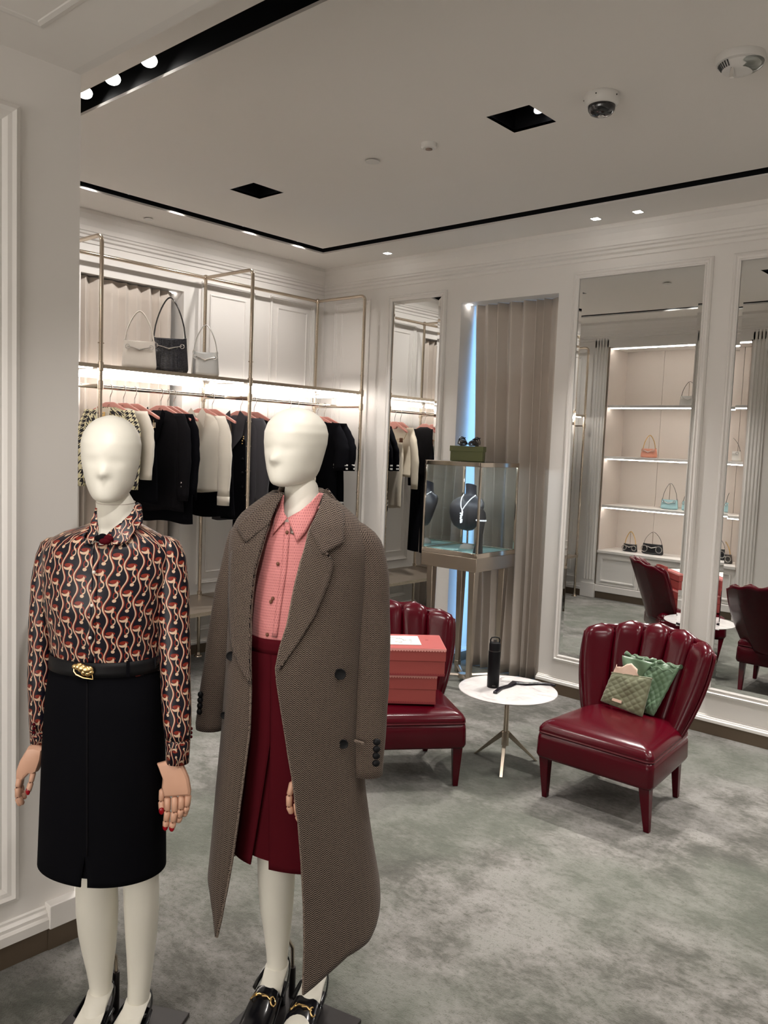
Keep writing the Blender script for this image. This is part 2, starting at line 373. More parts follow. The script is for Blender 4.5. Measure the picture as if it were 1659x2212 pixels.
def channel(x0, x1, y0, y1, h=0.11):
    b = MB(); t = 0.004
    b.box(x0, x1, y0, y1, ZC + h, ZC + h + t); b.box(x0 - t, x0, y0, y1, ZC + .0002, ZC + h); b.box(x1, x1 + t, y0, y1, ZC + .0002, ZC + h)
    b.box(x0, x1, y0 - t, y0, ZC + .0002, ZC + h); b.box(x0, x1, y1, y1 + t, ZC + .0002, ZC + h); return b
b = MB(); t = 0.004; h = 0.11
for x0, x1, y0, y1 in holes[:4]: b.box(x0, x1, y0, y1, ZC + h, ZC + h + t)
for x0, x1, y0, y1 in ((RS0 - t, RS0, RY0, RY1), (RS1, RS1 + t, RY0, RY1), (RS0, RS1, RY0 - t, RY0), (RS0, RS1, RY1, RY1 + t),
                       (RS0 + .125, RS0 + .129, RY0 + .125, RY1 - .125), (RS1 - .129, RS1 - .125, RY0 + .125, RY1 - .125), (RS0 + .125, RS1 - .125, RY0 + .125, RY0 + .129), (RS0 + .125, RS1 - .125, RY1 - .129, RY1 - .125)):
    b.box(x0, x1, y0, y1, ZC + 0.0125, ZC + h)
struct('trim_1', b, M['black'])
# lamps inside the ring slot
def can(x, y, tilt, az, label, group, lit=True, r=0.033, z=ZC + 0.012, mat=None):
    t = thing('recessed_spotlight', label, 'spotlight', (x, y, z + 0.042), az, group)
    Mx = Matrix.Rotation(tilt, 4, 'Y')
    obj('barrel', MB().lathe([(r, -0.02), (r * 1.04, -0.02), (r * 1.04, 0.045), (r * 0.3, 0.05)], 20).xf(Mx), M['dark_glass'], t, True)
    obj('lamp_face', MB().lathe([(0.0, -0.0205), (r * 0.96, -0.0205), (r * 0.96, -0.017), (0, -0.017)], 20).xf(Mx), M['lamp'] if lit else M['lamp_dim'], t, True)
    return t
for k, (u, v) in enumerate(((180, 215), (236, 184), (323, 149))):
    p = px(u, v, 2, ZC + 0.01)
    can(p[0], -3.065, R_(30), R_(150), ['glowing spotlight in the wide black slot, nearest to the pillar', 'glowing spotlight in the wide black slot, middle one of three', 'glowing spotlight in the wide black slot, farthest from the pillar'][k], 'spotlights in the near run of the ceiling slot')
for k, y in enumerate((-2.17, -1.30, -0.80)):
    can(0.552, y, R_(20), R_(150), ['unlit spotlight in the thin ceiling slot above the rack, nearest to the pillar', 'unlit spotlight in the thin ceiling slot above the rack, between two others', 'unlit spotlight in the thin ceiling slot above the rack, nearest to the corner'][k], 'spotlights in the ceiling slot over the rack', False, 0.03)
for k, (a, b_) in enumerate(SQ):
    t = thing('square_downlight', ['square black recessed downlight in the ceiling above the rack side', 'square black recessed downlight in the ceiling next to the dome camera', 'square black recessed downlight beyond the smoke detector'][k], 'downlight', ((a + b_) / 2, -1.815, ZC), 0, 'square black downlights')
    hb = channel(a, b_, -1.925, -1.705, 0.12); hb.move((-(a + b_) / 2, 1.815, -ZC)); obj('housing', hb, M['black'], t)
    for sx, sy in ((-0.05, -0.045), (0.05, 0.055)):
        Mx = Matrix.Translation((sx, sy, 0.070)) @ Matrix.Rotation(R_(-32 if sx > 0 else -18), 4, 'Y')
        br = obj('lamp', MB().lathe([(0.036, -0.02), (0.038, -0.02), (0.038, 0.03), (0.01, 0.035)], 20).xf(Mx), M['black'], t, True)
        obj('lens', MB().lathe([(0, -0.0205), (0.034, -0.0205), (0.034, -0.016), (0, -0.016)], 20).xf(Mx), M['lamp_dim'], br, True)
for k, x in enumerate((0.936, 2.63, 2.90, 4.5, 4.77)):
    t = thing('small_downlight', ['small square glowing downlight above the narrow mirror', 'small square glowing downlight above the wide mirror, left one of the pair', 'small square glowing downlight above the wide mirror, right one of the pair', 'small square downlight farther right along the mirror wall', 'small square downlight at the far right of the mirror wall'][k], 'downlight', (x, -0.262, ZC), 0, 'small square downlights by the mirror wall')
    obj('rim', MB().box(-0.028, 0.028, -0.028, 0.028, -0.004, 0.0), M['white_plastic'], t, bev=0.001)
    obj('lamp_face', MB().box(-0.022, 0.022, -0.022, 0.022, -0.0055, -0.0042), M['lamp'], t)
def ceiling_disc(u, v, r, label, prof=None):
    p = px(u, v, 2, ZC)
    o = obj('sprinkler_cover', MB().lathe(prof or [(0, 0), (r * 0.5, 0), (r * 0.5, -0.006), (r, -0.007), (r, -0.010), (0, -0.012)], 28), M['white_plastic'], None, True, loc=(p[0], p[1], ZC))
    return tag(o, label, 'sprinkler cover', 'flat round sprinkler covers')
ceiling_disc(805, 346, 0.036, 'flat white round sprinkler cover beside the small round sensor')
ceiling_disc(320, 471, 0.030, 'flat white round sprinkler cover above the garment rack')
p = px(927, 310, 2, ZC)
t = thing('ceiling_sensor', 'small round white sensor with brown window on the ceiling', 'sensor', (p[0], p[1], ZC))
obj('body', MB().lathe([(0, 0), (0.038, 0), (0.036, -0.018), (0.030, -0.024), (0, -0.026)], 28), M['white_plastic'], t, True)
obj('window', MB().lathe([(0.017, -0.0255), (0.016, -0.029), (0.0, -0.031)], 20), simple('sensor_window', (0.22, 0.15, 0.12), 0.3), t, True)
p = px(1301, 205, 2, ZC)
t = thing('security_camera', 'white round dome security camera with dark glass on the ceiling', 'camera', (p[0], p[1], ZC))
obj('housing', MB().lathe([(0, 0), (0.066, 0), (0.070, -0.008), (0.069, -0.022), (0.064, -0.038), (0.056, -0.044), (0.045, -0.045)], 36), M['white_plastic'], t, True)
obj('dome', MB().lathe([(0.054, -0.042), (0.052, -0.060), (0.042, -0.074), (0.022, -0.082), (0, -0.084)], 36), M['dark_glass'], t, True)
for a in range(5): obj('screw', MB().sph((0.0695 * math.cos(a * 1.257 + 3.6), 0.0695 * math.sin(a * 1.257 + 3.6), -0.018), 0.003, 6, 4), M['black'], t, True)
obj('lens', MB().lathe([(0, -0.085), (0.012, -0.0845), (0.014, -0.081), (0.0, -0.080)], 16), M['silver'], t, True)
p = px(1600, 122, 2, ZC)
t = thing('smoke_detector', 'round white smoke detector with slots and clear strobe lens on the ceiling', 'smoke detector', (p[0], p[1], ZC))
obj('base', MB().lathe([(0, 0), (0.082, 0), (0.084, -0.010), (0.080, -0.026), (0.068, -0.030)], 40), M['white_plastic'], t, True)
obj('head', MB().lathe([(0.070, -0.028), (0.060, -0.046), (0.040, -0.056), (0.0, -0.060)], 40), M['white_plastic'], t, True)
for a in range(7):
    th = R_(200 + a * 9); d = Vector((math.cos(th), math.sin(th), 0))
    obj('slot', MB().tube([d * 0.073 + Vector((0, 0, -0.029)), d * 0.060 + Vector((0, 0, -0.047))], 0.0022, 5), M['ink'], t, True)
obj('strobe_lens', MB().lathe([(0.076, -0.028), (0.072, -0.050), (0.05, -0.066), (0.02, -0.07)], 36).xf(Matrix.Translation((0.02, 0.0, 0)) @ Matrix.Scale(0.8, 4)), M['glass'], t, True)
obj('stem', MB().cyl((-0.01, -0.045, -0.05), (-0.01, -0.045, -0.085), 0.006, 0.008), M['silver'], t, True)
# ---- walls
WX0, WX1, WZ, WD = 1.446, 2.250, 2.689, 0.30     # recess in the mirror wall
LY0, LY1, LZ = -2.185, -1.395, 2.680             # recess in the rack wall
mb = MB().box(-0.1, WX0, 0, 0.45, 0, 3.1).box(WX1, XR, 0, 0.45, 0, 3.1).box(WX0, WX1, 0, 0.45, WZ, 3.1)
wall_back = struct('wall_back', mb, M['wall'])
mb = MB().box(-0.45, 0, YF - 0.2, LY0, 0, 3.1).box(-0.45, 0, LY1, 0.0, 0, 3.1).box(-0.45, 0, LY0, LY1, LZ, 3.1)
wall_left = struct('wall_left', mb, M['wall'])
NX0, NX1, NZ, NY = 0.81, 2.335, 2.80, -4.06       # niche in the front wall
mb = MB().box(-0.1, NX0, YF - 0.44, YF, 0, 3.1).box(NX1, XP - 0.012, YF - 0.44, YF, 0, 3.1).box(NX0, NX1, YF - 0.44, YF, NZ, 3.1).box(NX0, NX1, NY - 0.06, NY, 0, 3.1)
mb.box(XP - 0.012, XP, -3.647, YF, 0, ZH)
mb.box(XP - 0.012, XR, YF - 0.03, YF, ZH, 3.1)
wall_front = struct('wall_front', mb, M['wall'])
wall_right = struct('wall_right', MB().box(XR, XR + 0.1, -9.2, 0.1, 0, 3.1), M['wall'])
wall_pillar = struct('wall_hall', MB().box(1.9, XP, -9.2, -4.13, 0, ZH).box(XP - 0.2, XP, -4.13, -3.647, 0, ZH), M['wall'])
struct('ceiling_hall', MB().box(XP - 0.1, XR, -9.2, YF - 0.03, ZH, ZH + 0.05), M['ceil'])
# picture-frame mouldings: a stepped profile run round a rectangle on a wall
def frame_mb(o, ax, bx, nrm, a0, a1, b0, b1, prof):
    """o: origin, ax/bx: in-plane unit vectors, nrm: out of wall; prof: [(inward offset, height)]"""
    o, ax, bx, nrm = Vector(o), Vector(ax), Vector(bx), Vector(nrm)
    Rg = []
    for (a, b, sa, sb) in ((a0, b0, 1, 1), (a1, b0, -1, 1), (a1, b1, -1, -1), (a0, b1, 1, -1), (a0, b0, 1, 1)):
        Rg.append([o + ax * (a + sa * d) + bx * (b + sb * d) + nrm * h for d, h in prof])
    return MB().rings(Rg, False, False)
we = struct('wall_hall_end', MB().box(XP, 2.95, -9.2, -9.1, 0, ZH).box(6.15, XR, -9.2, -9.1, 0, ZH).box(2.95, 6.15, -9.2, -9.1, 2.5, ZH), M['wall'])
hall_fill = struct('fill_panel', MB().box(2.95, 6.15, -9.19, -9.17, 0.0, 2.5), emis('fill_panel_glow', (1.0, 0.95, 0.89), 2.3))  # unseen glowing panel added behind the camera to lift the room's brightness
obj('window_frame', frame_mb((0, -9.165, 0), (1, 0, 0), (0, 0, 1), (0, 1, 0), 2.95, 6.15, 0.0, 2.5, [(0, 0), (0, .04), (.06, .04), (.06, 0)]).box(4.52, 4.58, -9.165, -9.12, 0, 2.5), M['nickel'], hall_fill)  # frame and mullion round the added fill panel
PM = [(0, -0.002), (0, 0.012), (0.008, 0.016), (0.013, 0.010), (0.022, 0.009), (0.026, 0.005), (0.034, 0.004), (0.036, -0.002)]
PM2 = [(0, -0.002), (0.0, 0.006), (0.006, 0.008), (0.012, 0.003), (0.014, -0.002)]
def panel(wall, o, ax, nrm, a0, a1, b0, b1, inner=0.078):
    f = obj('panel_molding', frame_mb(o, ax, (0, 0, 1), nrm, a0, a1, b0, b1, PM), M['trim'], wall)
    if inner and a1 - a0 > 2.5 * inner and b1 - b0 > 2.5 * inner:
        obj('inner_molding', frame_mb(o, ax, (0, 0, 1), nrm, a0 + inner, a1 - inner, b0 + inner + 0.005, b1 - inner - 0.005, PM2), M['trim'], f)
for a0, a1 in ((-0.591, -0.113), (-1.245, -0.752), (-2.76, -2.32), (-3.36, -2.86)):
    panel(wall_left, (0, 0, 0), (0, 1, 0), (1, 0, 0), a0, a1, 0.53, 2.779); panel(wall_left, (0, 0, 0), (0, 1, 0), (1, 0, 0), a0, a1, 0.17, 0.45, 0)
panel(wall_back, (0, 0, 0), (1, 0, 0), (0, -1, 0), 0.137, 0.543, 0.53, 2.79); panel(wall_back, (0, 0, 0), (1, 0, 0), (0, -1, 0), 0.137, 0.543, 0.17, 0.45, 0)
for a0, a1 in ((4.45, 5.2), (5.35, 6.2)): panel(wall_back, (0, 0, 0), (1, 0, 0), (0, -1, 0), a0, a1, 0.24, 2.79)
panel(wall_front, (0, YF, 0), (1, 0, 0), (0, 1, 0), 0.14, 0.56, 0.2, 2.79)
for a0, a1 in ((-3.3, -2.2), (-2.05, -1.2), (-1.05, -0.15)): panel(wall_right, (XR, 0, 0), (0, 1, 0), (-1, 0, 0), a0, a1, 0.24, 2.79)
for a0, a1 in ((-5.2, -3.81), (-6.8, -5.4), (-8.6, -7.0)):
    obj('panel_molding', frame_mb((XP, 0, 0), (0, 1, 0), (0, 0, 1), (1, 0, 0), a0, a1, 0.20, 2.565, [(0, -.002), (0, .014), (.012, .02), (.022, .013), (.034, .011), (.042, .004), (.048, -.002)]), M['trim'], wall_pillar)
sof = bpy.data.objects['ceiling_hall']
obj('panel_molding', frame_mb((0, 0, ZH), (1, 0, 0), (0, 1, 0), (0, 0, -1), 2.89, 6.2, -8.9, -3.83, [(0, -.002), (0, .002), (.012, .004), (.024, .002), (.03, -.002)]), M['trim'], sof)
# crown mouldings, mitred round the room (profile: distance from wall, height)
CP_ = [(0, 2.868), (0.010, 2.872), (0.012, 2.892), (0.028, 2.900), (0.030, 2.916), (0.044, 2.922), (0.047, 2.934), (0.056, 2.938), (0.062, 2.966), (0.078, 3.004), (0.098, 3.030), (0.104, 3.034), (0.104, 3.0587), (0, 3.0587)]
cor = [(0, 0, 1, -1), (XR, 0, -1, -1), (XR, YF, -1, 1), (0, YF, 1, 1)]
for k in range(4):
    a, b_ = cor[k], cor[(k + 1) % 4]
    struct('trim_%d' % (k + 2), MB().rings([[(c[0] + c[2] * d, c[1] + c[3] * d, z) for d, z in CP_] for c in (a, b_)]), M['trim'])
# baseboards: bronze plinth below, stepped white board above
BP = [(0, 0.075), (0.030, 0.075), (0.030, 0.104), (0.024, 0.110), (0.020, 0.111), (0.020, 0.122), (0.012, 0.128), (0.008, 0.129), (0.008, 0.137), (0, 0.140)]
def base(name, segs, prof=BP):
    w, pl = MB(), MB()
    for (x0, y0, x1, y1, nx, ny) in segs:
        w.rings([[(x + nx * d, y + ny * d, z) for d, z in prof] for x, y in ((x0, y0), (x1, y1))])
        pl.hexa([(x0, y0, 0.0), (x1, y1, 0.0), (x1 + nx * .022, y1 + ny * .022, 0.0), (x0 + nx * .022, y0 + ny * .022, 0.0), (x0, y0, .0755), (x1, y1, .0755), (x1 + nx * .022, y1 + ny * .022, .0755), (x0 + nx * .022, y0 + ny * .022, .0755)])
    o = struct(name, w, M['trim']); obj('plinth', pl, M['plinth'], o, label='bronze coloured plinth strip'); return o
BPB = [(d, 0.075 + (z - 0.075) * 0.55) for d, z in BP]
base('baseboard_back', [(0, 0, WX0, 0, 0, -1), (WX0 + 0.0, -0.03, WX0, WD - .02, 1, 0), (WX1, 0, XR, 0, 0, -1)], BPB)
base('baseboard_left', [(0, YF, 0, LY0, 1, 0), (0, LY1, 0, 0, 1, 0)], BPB)
base('baseboard_front', [(0, YF, NX0 - 0.17, YF, 0, 1), (NX1 + 0.16, YF, XP - 0.01, YF, 0, 1)])
base('baseboard_hall', [(XP, -9.1, XP, -3.72, 1, 0)])
base('baseboard_right', [(XR, -9.1, XR, 0, -1, 0)])
eb = struct('trim_6', MB().box(XP - 0.05, XP + 0.036, -3.72, -3.588, 0.072, 0.150), M['trim'], bev=0.003)
obj('plinth', MB().box(XP - 0.05, XP + 0.026, -3.72, -3.596, 0, 0.072), M['plinth'], eb)
# windows behind the curtains
wn = struct('window_1', MB().box(WX0, WX1, WD + 0.03, WD + 0.05, 0, WZ), M['sky'])
obj('window_frame', frame_mb((0, WD + 0.025, 0), (1, 0, 0), (0, 0, 1), (0, -1, 0), WX0, WX1, 0.0, WZ, [(0, 0), (0, .03), (.05, .03), (.05, 0)]), M['trim'], wn)
obj('cove_lamp', MB().box(WX0 + 0.002, WX0 + 0.03, 0.07, 0.10, WZ - 0.004, WZ - 0.001), emis('cove_lamp', (1, .96, .93), 9), wn)
wn2 = struct('window_2', MB().box(-0.36, -0.34, LY0, LY1, 0, LZ), M['trim'])
obj('cove_lamp', MB().box(-0.12, -0.10, LY1 - 0.05, LY1 - 0.005, LZ - 0.006, LZ - 0.001), emis('cove_dim', (1, .93, .86), 4), wn2)
def curtain(label, P0, P1, n, z1, folds, seed, mat, side, amp=0.03, gap=0.0):
    """hung sheet from P0 to P1 (xy), pleated; `side` unit normal"""
    rd = random.Random(seed); ph = [0.0]
    for k in range(folds): ph.append(ph[-1] + rd.uniform(0.6, 1.5))
    tot = ph[-1]; am = [rd.uniform(0.55, 1.25) for _ in range(folds + 1)]; dr = [rd.uniform(-1, 1) for _ in range(folds + 1)]
    rows = 26; G = []
    for i in range(rows + 1):
        f = i / rows; z = z1 * (1 - f) + 0.003 * f; row = []
        for j in range(n + 1):
            s = j / n * tot + 0.10 * math.sin(f * 4 + seed) * f
            k = max(0, min(folds - 1, int(np.searchsorted(ph, s) - 1))); t = (s - ph[k]) / (ph[k + 1] - ph[k])
            w = 0.5 - 0.5 * math.cos(2 * PI * t); w = w ** (0.55 + 0.25 * dr[k] * f)
            d = amp * am[k] * (w - 0.4) * (1.0 + 0.35 * f)
            q = j / n + 0.012 * math.sin(2 * PI * t) * (1 if 0 < j < n else 0); q = q + gap * f * (1 - q)
            row.append((P0[0] + (P1[0] - P0[0]) * q + side[0] * d, P0[1] + (P1[1] - P0[1]) * q + side[1] * d, z))
        G.append(row)
    ox, oy = (P0[0] + P1[0]) / 2, (P0[1] + P1[1]) / 2
    o = obj('curtain', MB().grid(G).move((-ox, -oy, 0)), mat, None, True, solid=0.003, ang=0, loc=(ox, oy, 0))
    return tag(o, label, 'curtain')
curtain('taupe pleated curtain hanging behind the glass display case', (WX0 + 0.012, 0.15), (WX1 - 0.008, 0.15), 240, WZ - 0.001, 8, 3, M['curtain'], (0, -1), 0.065, 0.16)
curtain('taupe pleated curtain hanging behind the garment rack', (-0.06, LY0 + 0.01), (-0.06, LY1 - 0.06), 200, LZ - 0.01, 8, 11, M['curtain'], (1, 0), 0.045)
# ---- mirrors
def mirror(label, x0, x1, z0, z1):
    t = thing('wall_mirror', label, 'mirror', ((x0 + x1) / 2, 0, z0), 0, 'tall bevelled wall mirrors')
    w, h, b = (x1 - x0) / 2, z1 - z0, 0.024
    obj('mirror_glass', MB().quad((-w + b, -0.014, b), (w - b, -0.014, b), (w - b, -0.014, h - b), (-w + b, -0.014, h - b)), M['mirror'], t)
    c = [(-w, 0), (w, 0), (w, h), (-w, h)]; ci = [(-w + b, b), (w - b, b), (w - b, h - b), (-w + b, h - b)]
    for k in range(4):
        a, a2, i2, i1 = c[k], c[(k + 1) % 4], ci[(k + 1) % 4], ci[k]
        obj('bevelled_edge', MB().quad((a[0], -0.0122, a[1]), (a2[0], -0.0122, a2[1]), (i2[0], -0.014, i2[1]), (i1[0], -0.014, i1[1])), M['mirror'], t)
    obj('backing', MB().box(-w, w, -0.0095, -0.001, 0, h), M['darkrim'], t)
    obj('frame', frame_mb((0, 0, 0), (1, 0, 0), (0, 0, 1), (0, -1, 0), -w - 0.048, w + 0.048, -0.048, h + 0.048, [(0, -0.002), (0, 0.010), (0.008, 0.022), (0.018, 0.026), (0.024, 0.018), (0.034, 0.016), (0.038, 0.022), (0.046, 0.018), (0.048, 0.004)]), M['trim'], t)
    return t
mirror('narrow tall wall mirror between the garment rack and the curtain', 0.792, 1.268, 0.273, 2.748)
mirror('wide tall wall mirror behind the right burgundy chair', 2.410, 3.220, 0.273, 2.760)
mirror('tall wall mirror cut by the right edge of the frame', 3.430, 4.240, 0.280, 2.760)
# ---- built-in display niche in the front wall (seen in the mirrors)
nt_ = thing('display_niche', 'built-in lit niche with shelves and cupboards, seen in the mirrors', 'display cabinet', ((NX0 + NX1) / 2, YF, 0))
ox, oy = (NX0 + NX1) / 2, YF
def nb(*a): return MB().box(a[0] - ox, a[1] - ox, a[2] - oy, a[3] - oy, a[4], a[5])
pw = (NX1 - NX0) / 3.5
for a, c_ in ((NX0, 1.258), (1.262, 1.685), (1.689, 2.118), (2.122, NX1)): obj('back_panel', nb(a, c_, NY, NY + 0.012, 0.5, NZ), M['taupe'], nt_)
obj('seam_backing', nb(NX0, NX1, NY - 0.002, NY + 0.002, 0.5, NZ), M['darkrim'], nt_)
obj('side_panel', nb(NX0, NX0 + 0.012, NY, YF, 0.5, NZ), M['taupe'], nt_); obj('side_panel', nb(NX1 - 0.012, NX1, NY, YF, 0.5, NZ), M['taupe'], nt_)
obj('top_panel', nb(NX0, NX1, NY, YF, NZ - 0.012, NZ), M['trim'], nt_)
ledm = M['led2']
for z in (1.055, 1.600, 2.165):
    sh = obj('shelf', nb(NX0 + .012, NX1 - .012, NY + .012, YF - 0.02, z - 0.028, z), M['trim'], nt_, bev=0.002)
for z in (1.600 - .028, 2.165 - .028, NZ - .012, 1.055 - .028):
    obj('light_strip', nb(NX0 + .03, NX1 - .03, YF - 0.055, YF - 0.035, z - 0.009, z - 0.0005), ledm, nt_)
obj('counter', nb(NX0 + .004, NX1 - .004, NY + .012, YF + 0.012, 0.515, 0.545), M['trim'], nt_, bev=0.003)
for a, c_ in ((NX0 + 0.004, 1.312), (1.318, 1.826), (1.832, NX1 - 0.004)):
    d = obj('cupboard_door', nb(a, c_, YF - 0.03, YF - 0.008, 0.155, 0.512), M['trim'], nt_)
    obj('door_molding', frame_mb((-ox, -0.009, 0), (1, 0, 0), (0, 0, 1), (0, 1, 0), a + 0.045, c_ - 0.045, 0.195, 0.465, [(0, 0), (0, .012), (.012, .010), (.02, 0)]), M['trim'], d)
    obj('knob', MB().sph((c_ - ox - 0.02, 0.008, 0.36), 0.008, 10, 6), M['joint'], d, True)
obj('base_board', nb(NX0, NX1, YF - 0.03, YF + 0.012, 0.075, 0.15), M['trim'], nt_, bev=0.006)
obj('plinth', nb(NX0, NX1, YF - 0.03, YF - 0.002, 0, 0.075), M['plinth'], nt_)
for s, x in ((-1, NX0), (1, NX1)):   # fluted casing
    xc = x + s * 0.085
    cs = obj('casing', nb(xc - 0.08, xc + 0.08, YF - 0.002, YF + 0.014, 0.0, NZ + 0.16), M['trim'], nt_)
    for k in range(4): obj('flute', MB().tube([(xc - ox - 0.051 + k * 0.034, 0.012, 0.20), (xc - ox - 0.051 + k * 0.034, 0.012, NZ + 0.10)], 0.0125, 10), M['trim'], cs, True)
    obj('casing_block', nb(xc - 0.088, xc + 0.088, YF, YF + 0.03, 0.0, 0.16), M['trim'], cs, bev=0.003)
obj('head_casing', nb(NX0 - 0.165, NX1 + 0.165, YF - 0.002, YF + 0.014, NZ, NZ + 0.075), M['trim'], nt_)
obj('gilt_edge', nb(NX0 - 0.003, NX0 + 0.002, YF, YF + 0.016, 0.15, NZ), M['plinth'], nt_)
# ================================================================== GARMENT RACK
RX0, RX1 = 0.085, 0.62; RYS = (-0.155, -1.270, -2.386, -3.500); ZS = 2.045; ZR = 1.925; ZB = 0.47; ZT = 2.79
rack = thing('garment_rack', 'champagne metal wall rack of posts with lit shelf and hanging rod', 'clothes rack')
def P3(*a): return [Vector(p) for p in a]
def arc_corner(a, c, b, r, n=6):
    a, c, b = Vector(a), Vector(c), Vector(b); u = (a - c).normalized(); w = (b - c).normalized()
    p0, p1 = c + u * r, c + w * r; return [p0 * (1 - t) ** 2 + c * 2 * t * (1 - t) + p1 * t * t for t in [i / n for i in range(n + 1)]]
for y in RYS:
    P = [Vector((RX1, y, 0.01))] + [Vector((RX1, y, 1.0))] + arc_corner((RX1, y, 2), (RX1, y, ZT), (RX0, y, ZT), 0.045) + [Vector((RX0, y, ZT))]
    po = obj('post', MB().tube(P, 0.0125, 12), M['nickel'], rack, True)
    obj('rear_post', MB().tube(P3((RX0, y, 0.01), (RX0, y, ZT)), 0.0125, 12), M['nickel'], rack, True)
    for x in (RX0, RX1):
        obj('foot', MB().lathe([(0, 0), (0.032, 0), (0.030, 0.006), (0.018, 0.012), (0.015, 0.03), (0, 0.03)], 16, (x, y, 0)), M['nickel'], po, True)
        for z in (ZR, ZS - 0.012, ZB): obj('collar', MB().lathe([(0.0126, -0.026), (0.018, -0.024), (0.0185, 0.024), (0.0126, 0.026)], 14, (x, y, z)), M['nickel'], po, True)
    obj('collar', MB().sph((RX0, y, ZT), 0.022, 12, 8), M['nickel'], po, True)
    for z in (0.3, 0.62, 0.95, 1.25, 1.42, 1.59, 1.76, 2.17): obj('pin', MB().cyl((RX1, y - 0.020, z), (RX1, y + 0.020, z), 0.0032, n=6), M['nickel'], po, True)
    for z in (ZR, ZS - 0.012, ZB - 0.01): obj('cross_bar', MB().tube(P3((RX0, y, z), (RX1, y, z)), 0.008 if z > 1 else 0.009, 8), M['nickel'], rack, True)
obj('top_rail', MB().tube(P3((RX0, RYS[-1], ZT), (RX0, RYS[0], ZT)), 0.0125, 12), M['nickel'], rack, True)
for k in range(3):
    y0, y1 = RYS[k + 1] + 0.016, RYS[k] - 0.016
    obj('shelf', MB().box(RX0 + 0.012, RX1 + 0.004, y0, y1, ZS - 0.018, ZS), M['shelfm'], rack, bev=0.002)
    obj('shelf_edge', MB().box(RX1 + 0.0045, RX1 + 0.010, y0, y1, ZS - 0.022, ZS + 0.001), M['nickel'], rack)
    obj('light_bar', MB().tube(P3((RX0 + 0.03, y0 + 0.02, ZS - 0.034), (RX0 + 0.03, y1 - 0.02, ZS - 0.034)), 0.013, 10), M['led'], rack, True)
    obj('light_bar', MB().box(RX1 - 0.045, RX1 - 0.025, y0 + 0.02, y1 - 0.02, ZS - 0.028, ZS - 0.0185), M['led'], rack)
    xr = 0.35
    obj('hanging_rod', MB().tube(P3((xr, y0 + 0.0, ZR + 0.004), (xr, y1, ZR + 0.004)), 0.0125, 14), M['steel'], rack, True)
    obj('bench_shelf', MB().box(RX0 - 0.01, RX1 + 0.014, y0, y1, ZB - 0.022, ZB), M['shelfm'], rack, bev=0.002)
    obj('bench_edge', MB().box(RX1 + 0.0145, RX1 + 0.018, y0, y1, ZB - 0.024, ZB + 0.001), M['nickel'], rack)
obj('light_bar', MB().tube(P3((RX0 + 0.06, RYS[0] - 0.03, ZS - 0.036), (RX1 - 0.04, RYS[0] - 0.03, ZS - 0.036)), 0.012, 10), M['led'], rack, True)
# ---- hangers (board with hook; clip bar for skirts)
XG = 0.35
GY = R_(17)
def hanger(y, label, clips=False, mat='pink_hanger', mark=True, group='pink hangers on the rod', yaw=GY):
    t = thing('clothes_hanger', label, 'hanger', (XG, y, ZR + 0.004), yaw, group)
    # local: x along shoulders, y along the rod; origin on the rod axis
    hw, top = 0.205, -0.085
    Rg = []
    for i in range(25):
        s = -1 + 2 * i / 24; a = abs(s)
        zt = top - 0.004 - 0.082 * max(0, a - 0.16) ** 1.05 / 0.84; th = 0.042 - 0.030 * a + (0.024 if a < 0.2 else 0); th = max(th, 0.02) * (1 - 0.15 * (a > 0.97))
        w = 0.008 + 0.002 * a ** 2; yb = -0.004 * a * a
        Rg.append([(s * hw, yb - w, zt), (s * hw, yb + w, zt), (s * hw, yb + w, zt - th), (s * hw, yb - w, zt - th)])
    b = obj('hanger_body', MB().rings(Rg), M[mat], t, bev=0.004)
    if mark:
        mk = text_mb('G', 0.030, Matrix.Translation((0, -0.0098, top - 0.032)) @ Matrix.Rotation(R_(90), 4, 'X'))
        obj('monogram', mk, M['joint'], b)
    P = [Vector((0, 0, top - 0.01)), Vector((0, 0, top + 0.028)), Vector((0.008, 0, top + 0.045)), Vector((0.016, 0, top + 0.06))]
    P += [Vector((0.0175 * math.cos(a), 0, 0.0175 * math.sin(a))) for a in [R_(-25 + 20 * k) for k in range(11)]]
    obj('hook', MB().tube(P, 0.0024, 7), M['silver'] if mat != 'black' else M['silver'], t, True)
    if clips:
        obj('clip_bar', MB().tube(P3((-hw + 0.03, -0.02, top - 0.105), (-hw + 0.04, 0, top - 0.155), (hw - 0.04, 0, top - 0.155), (hw - 0.03, -0.02, top - 0.105)), 0.002, 6), M['gold'], t, True)
        for s in (-1, 1): obj('clip', MB().box(s * 0.12 - 0.012, s * 0.12 + 0.012, -0.012, 0.012, top - 0.195, top - 0.145), M['joint'], t, bev=0.003)
    return t
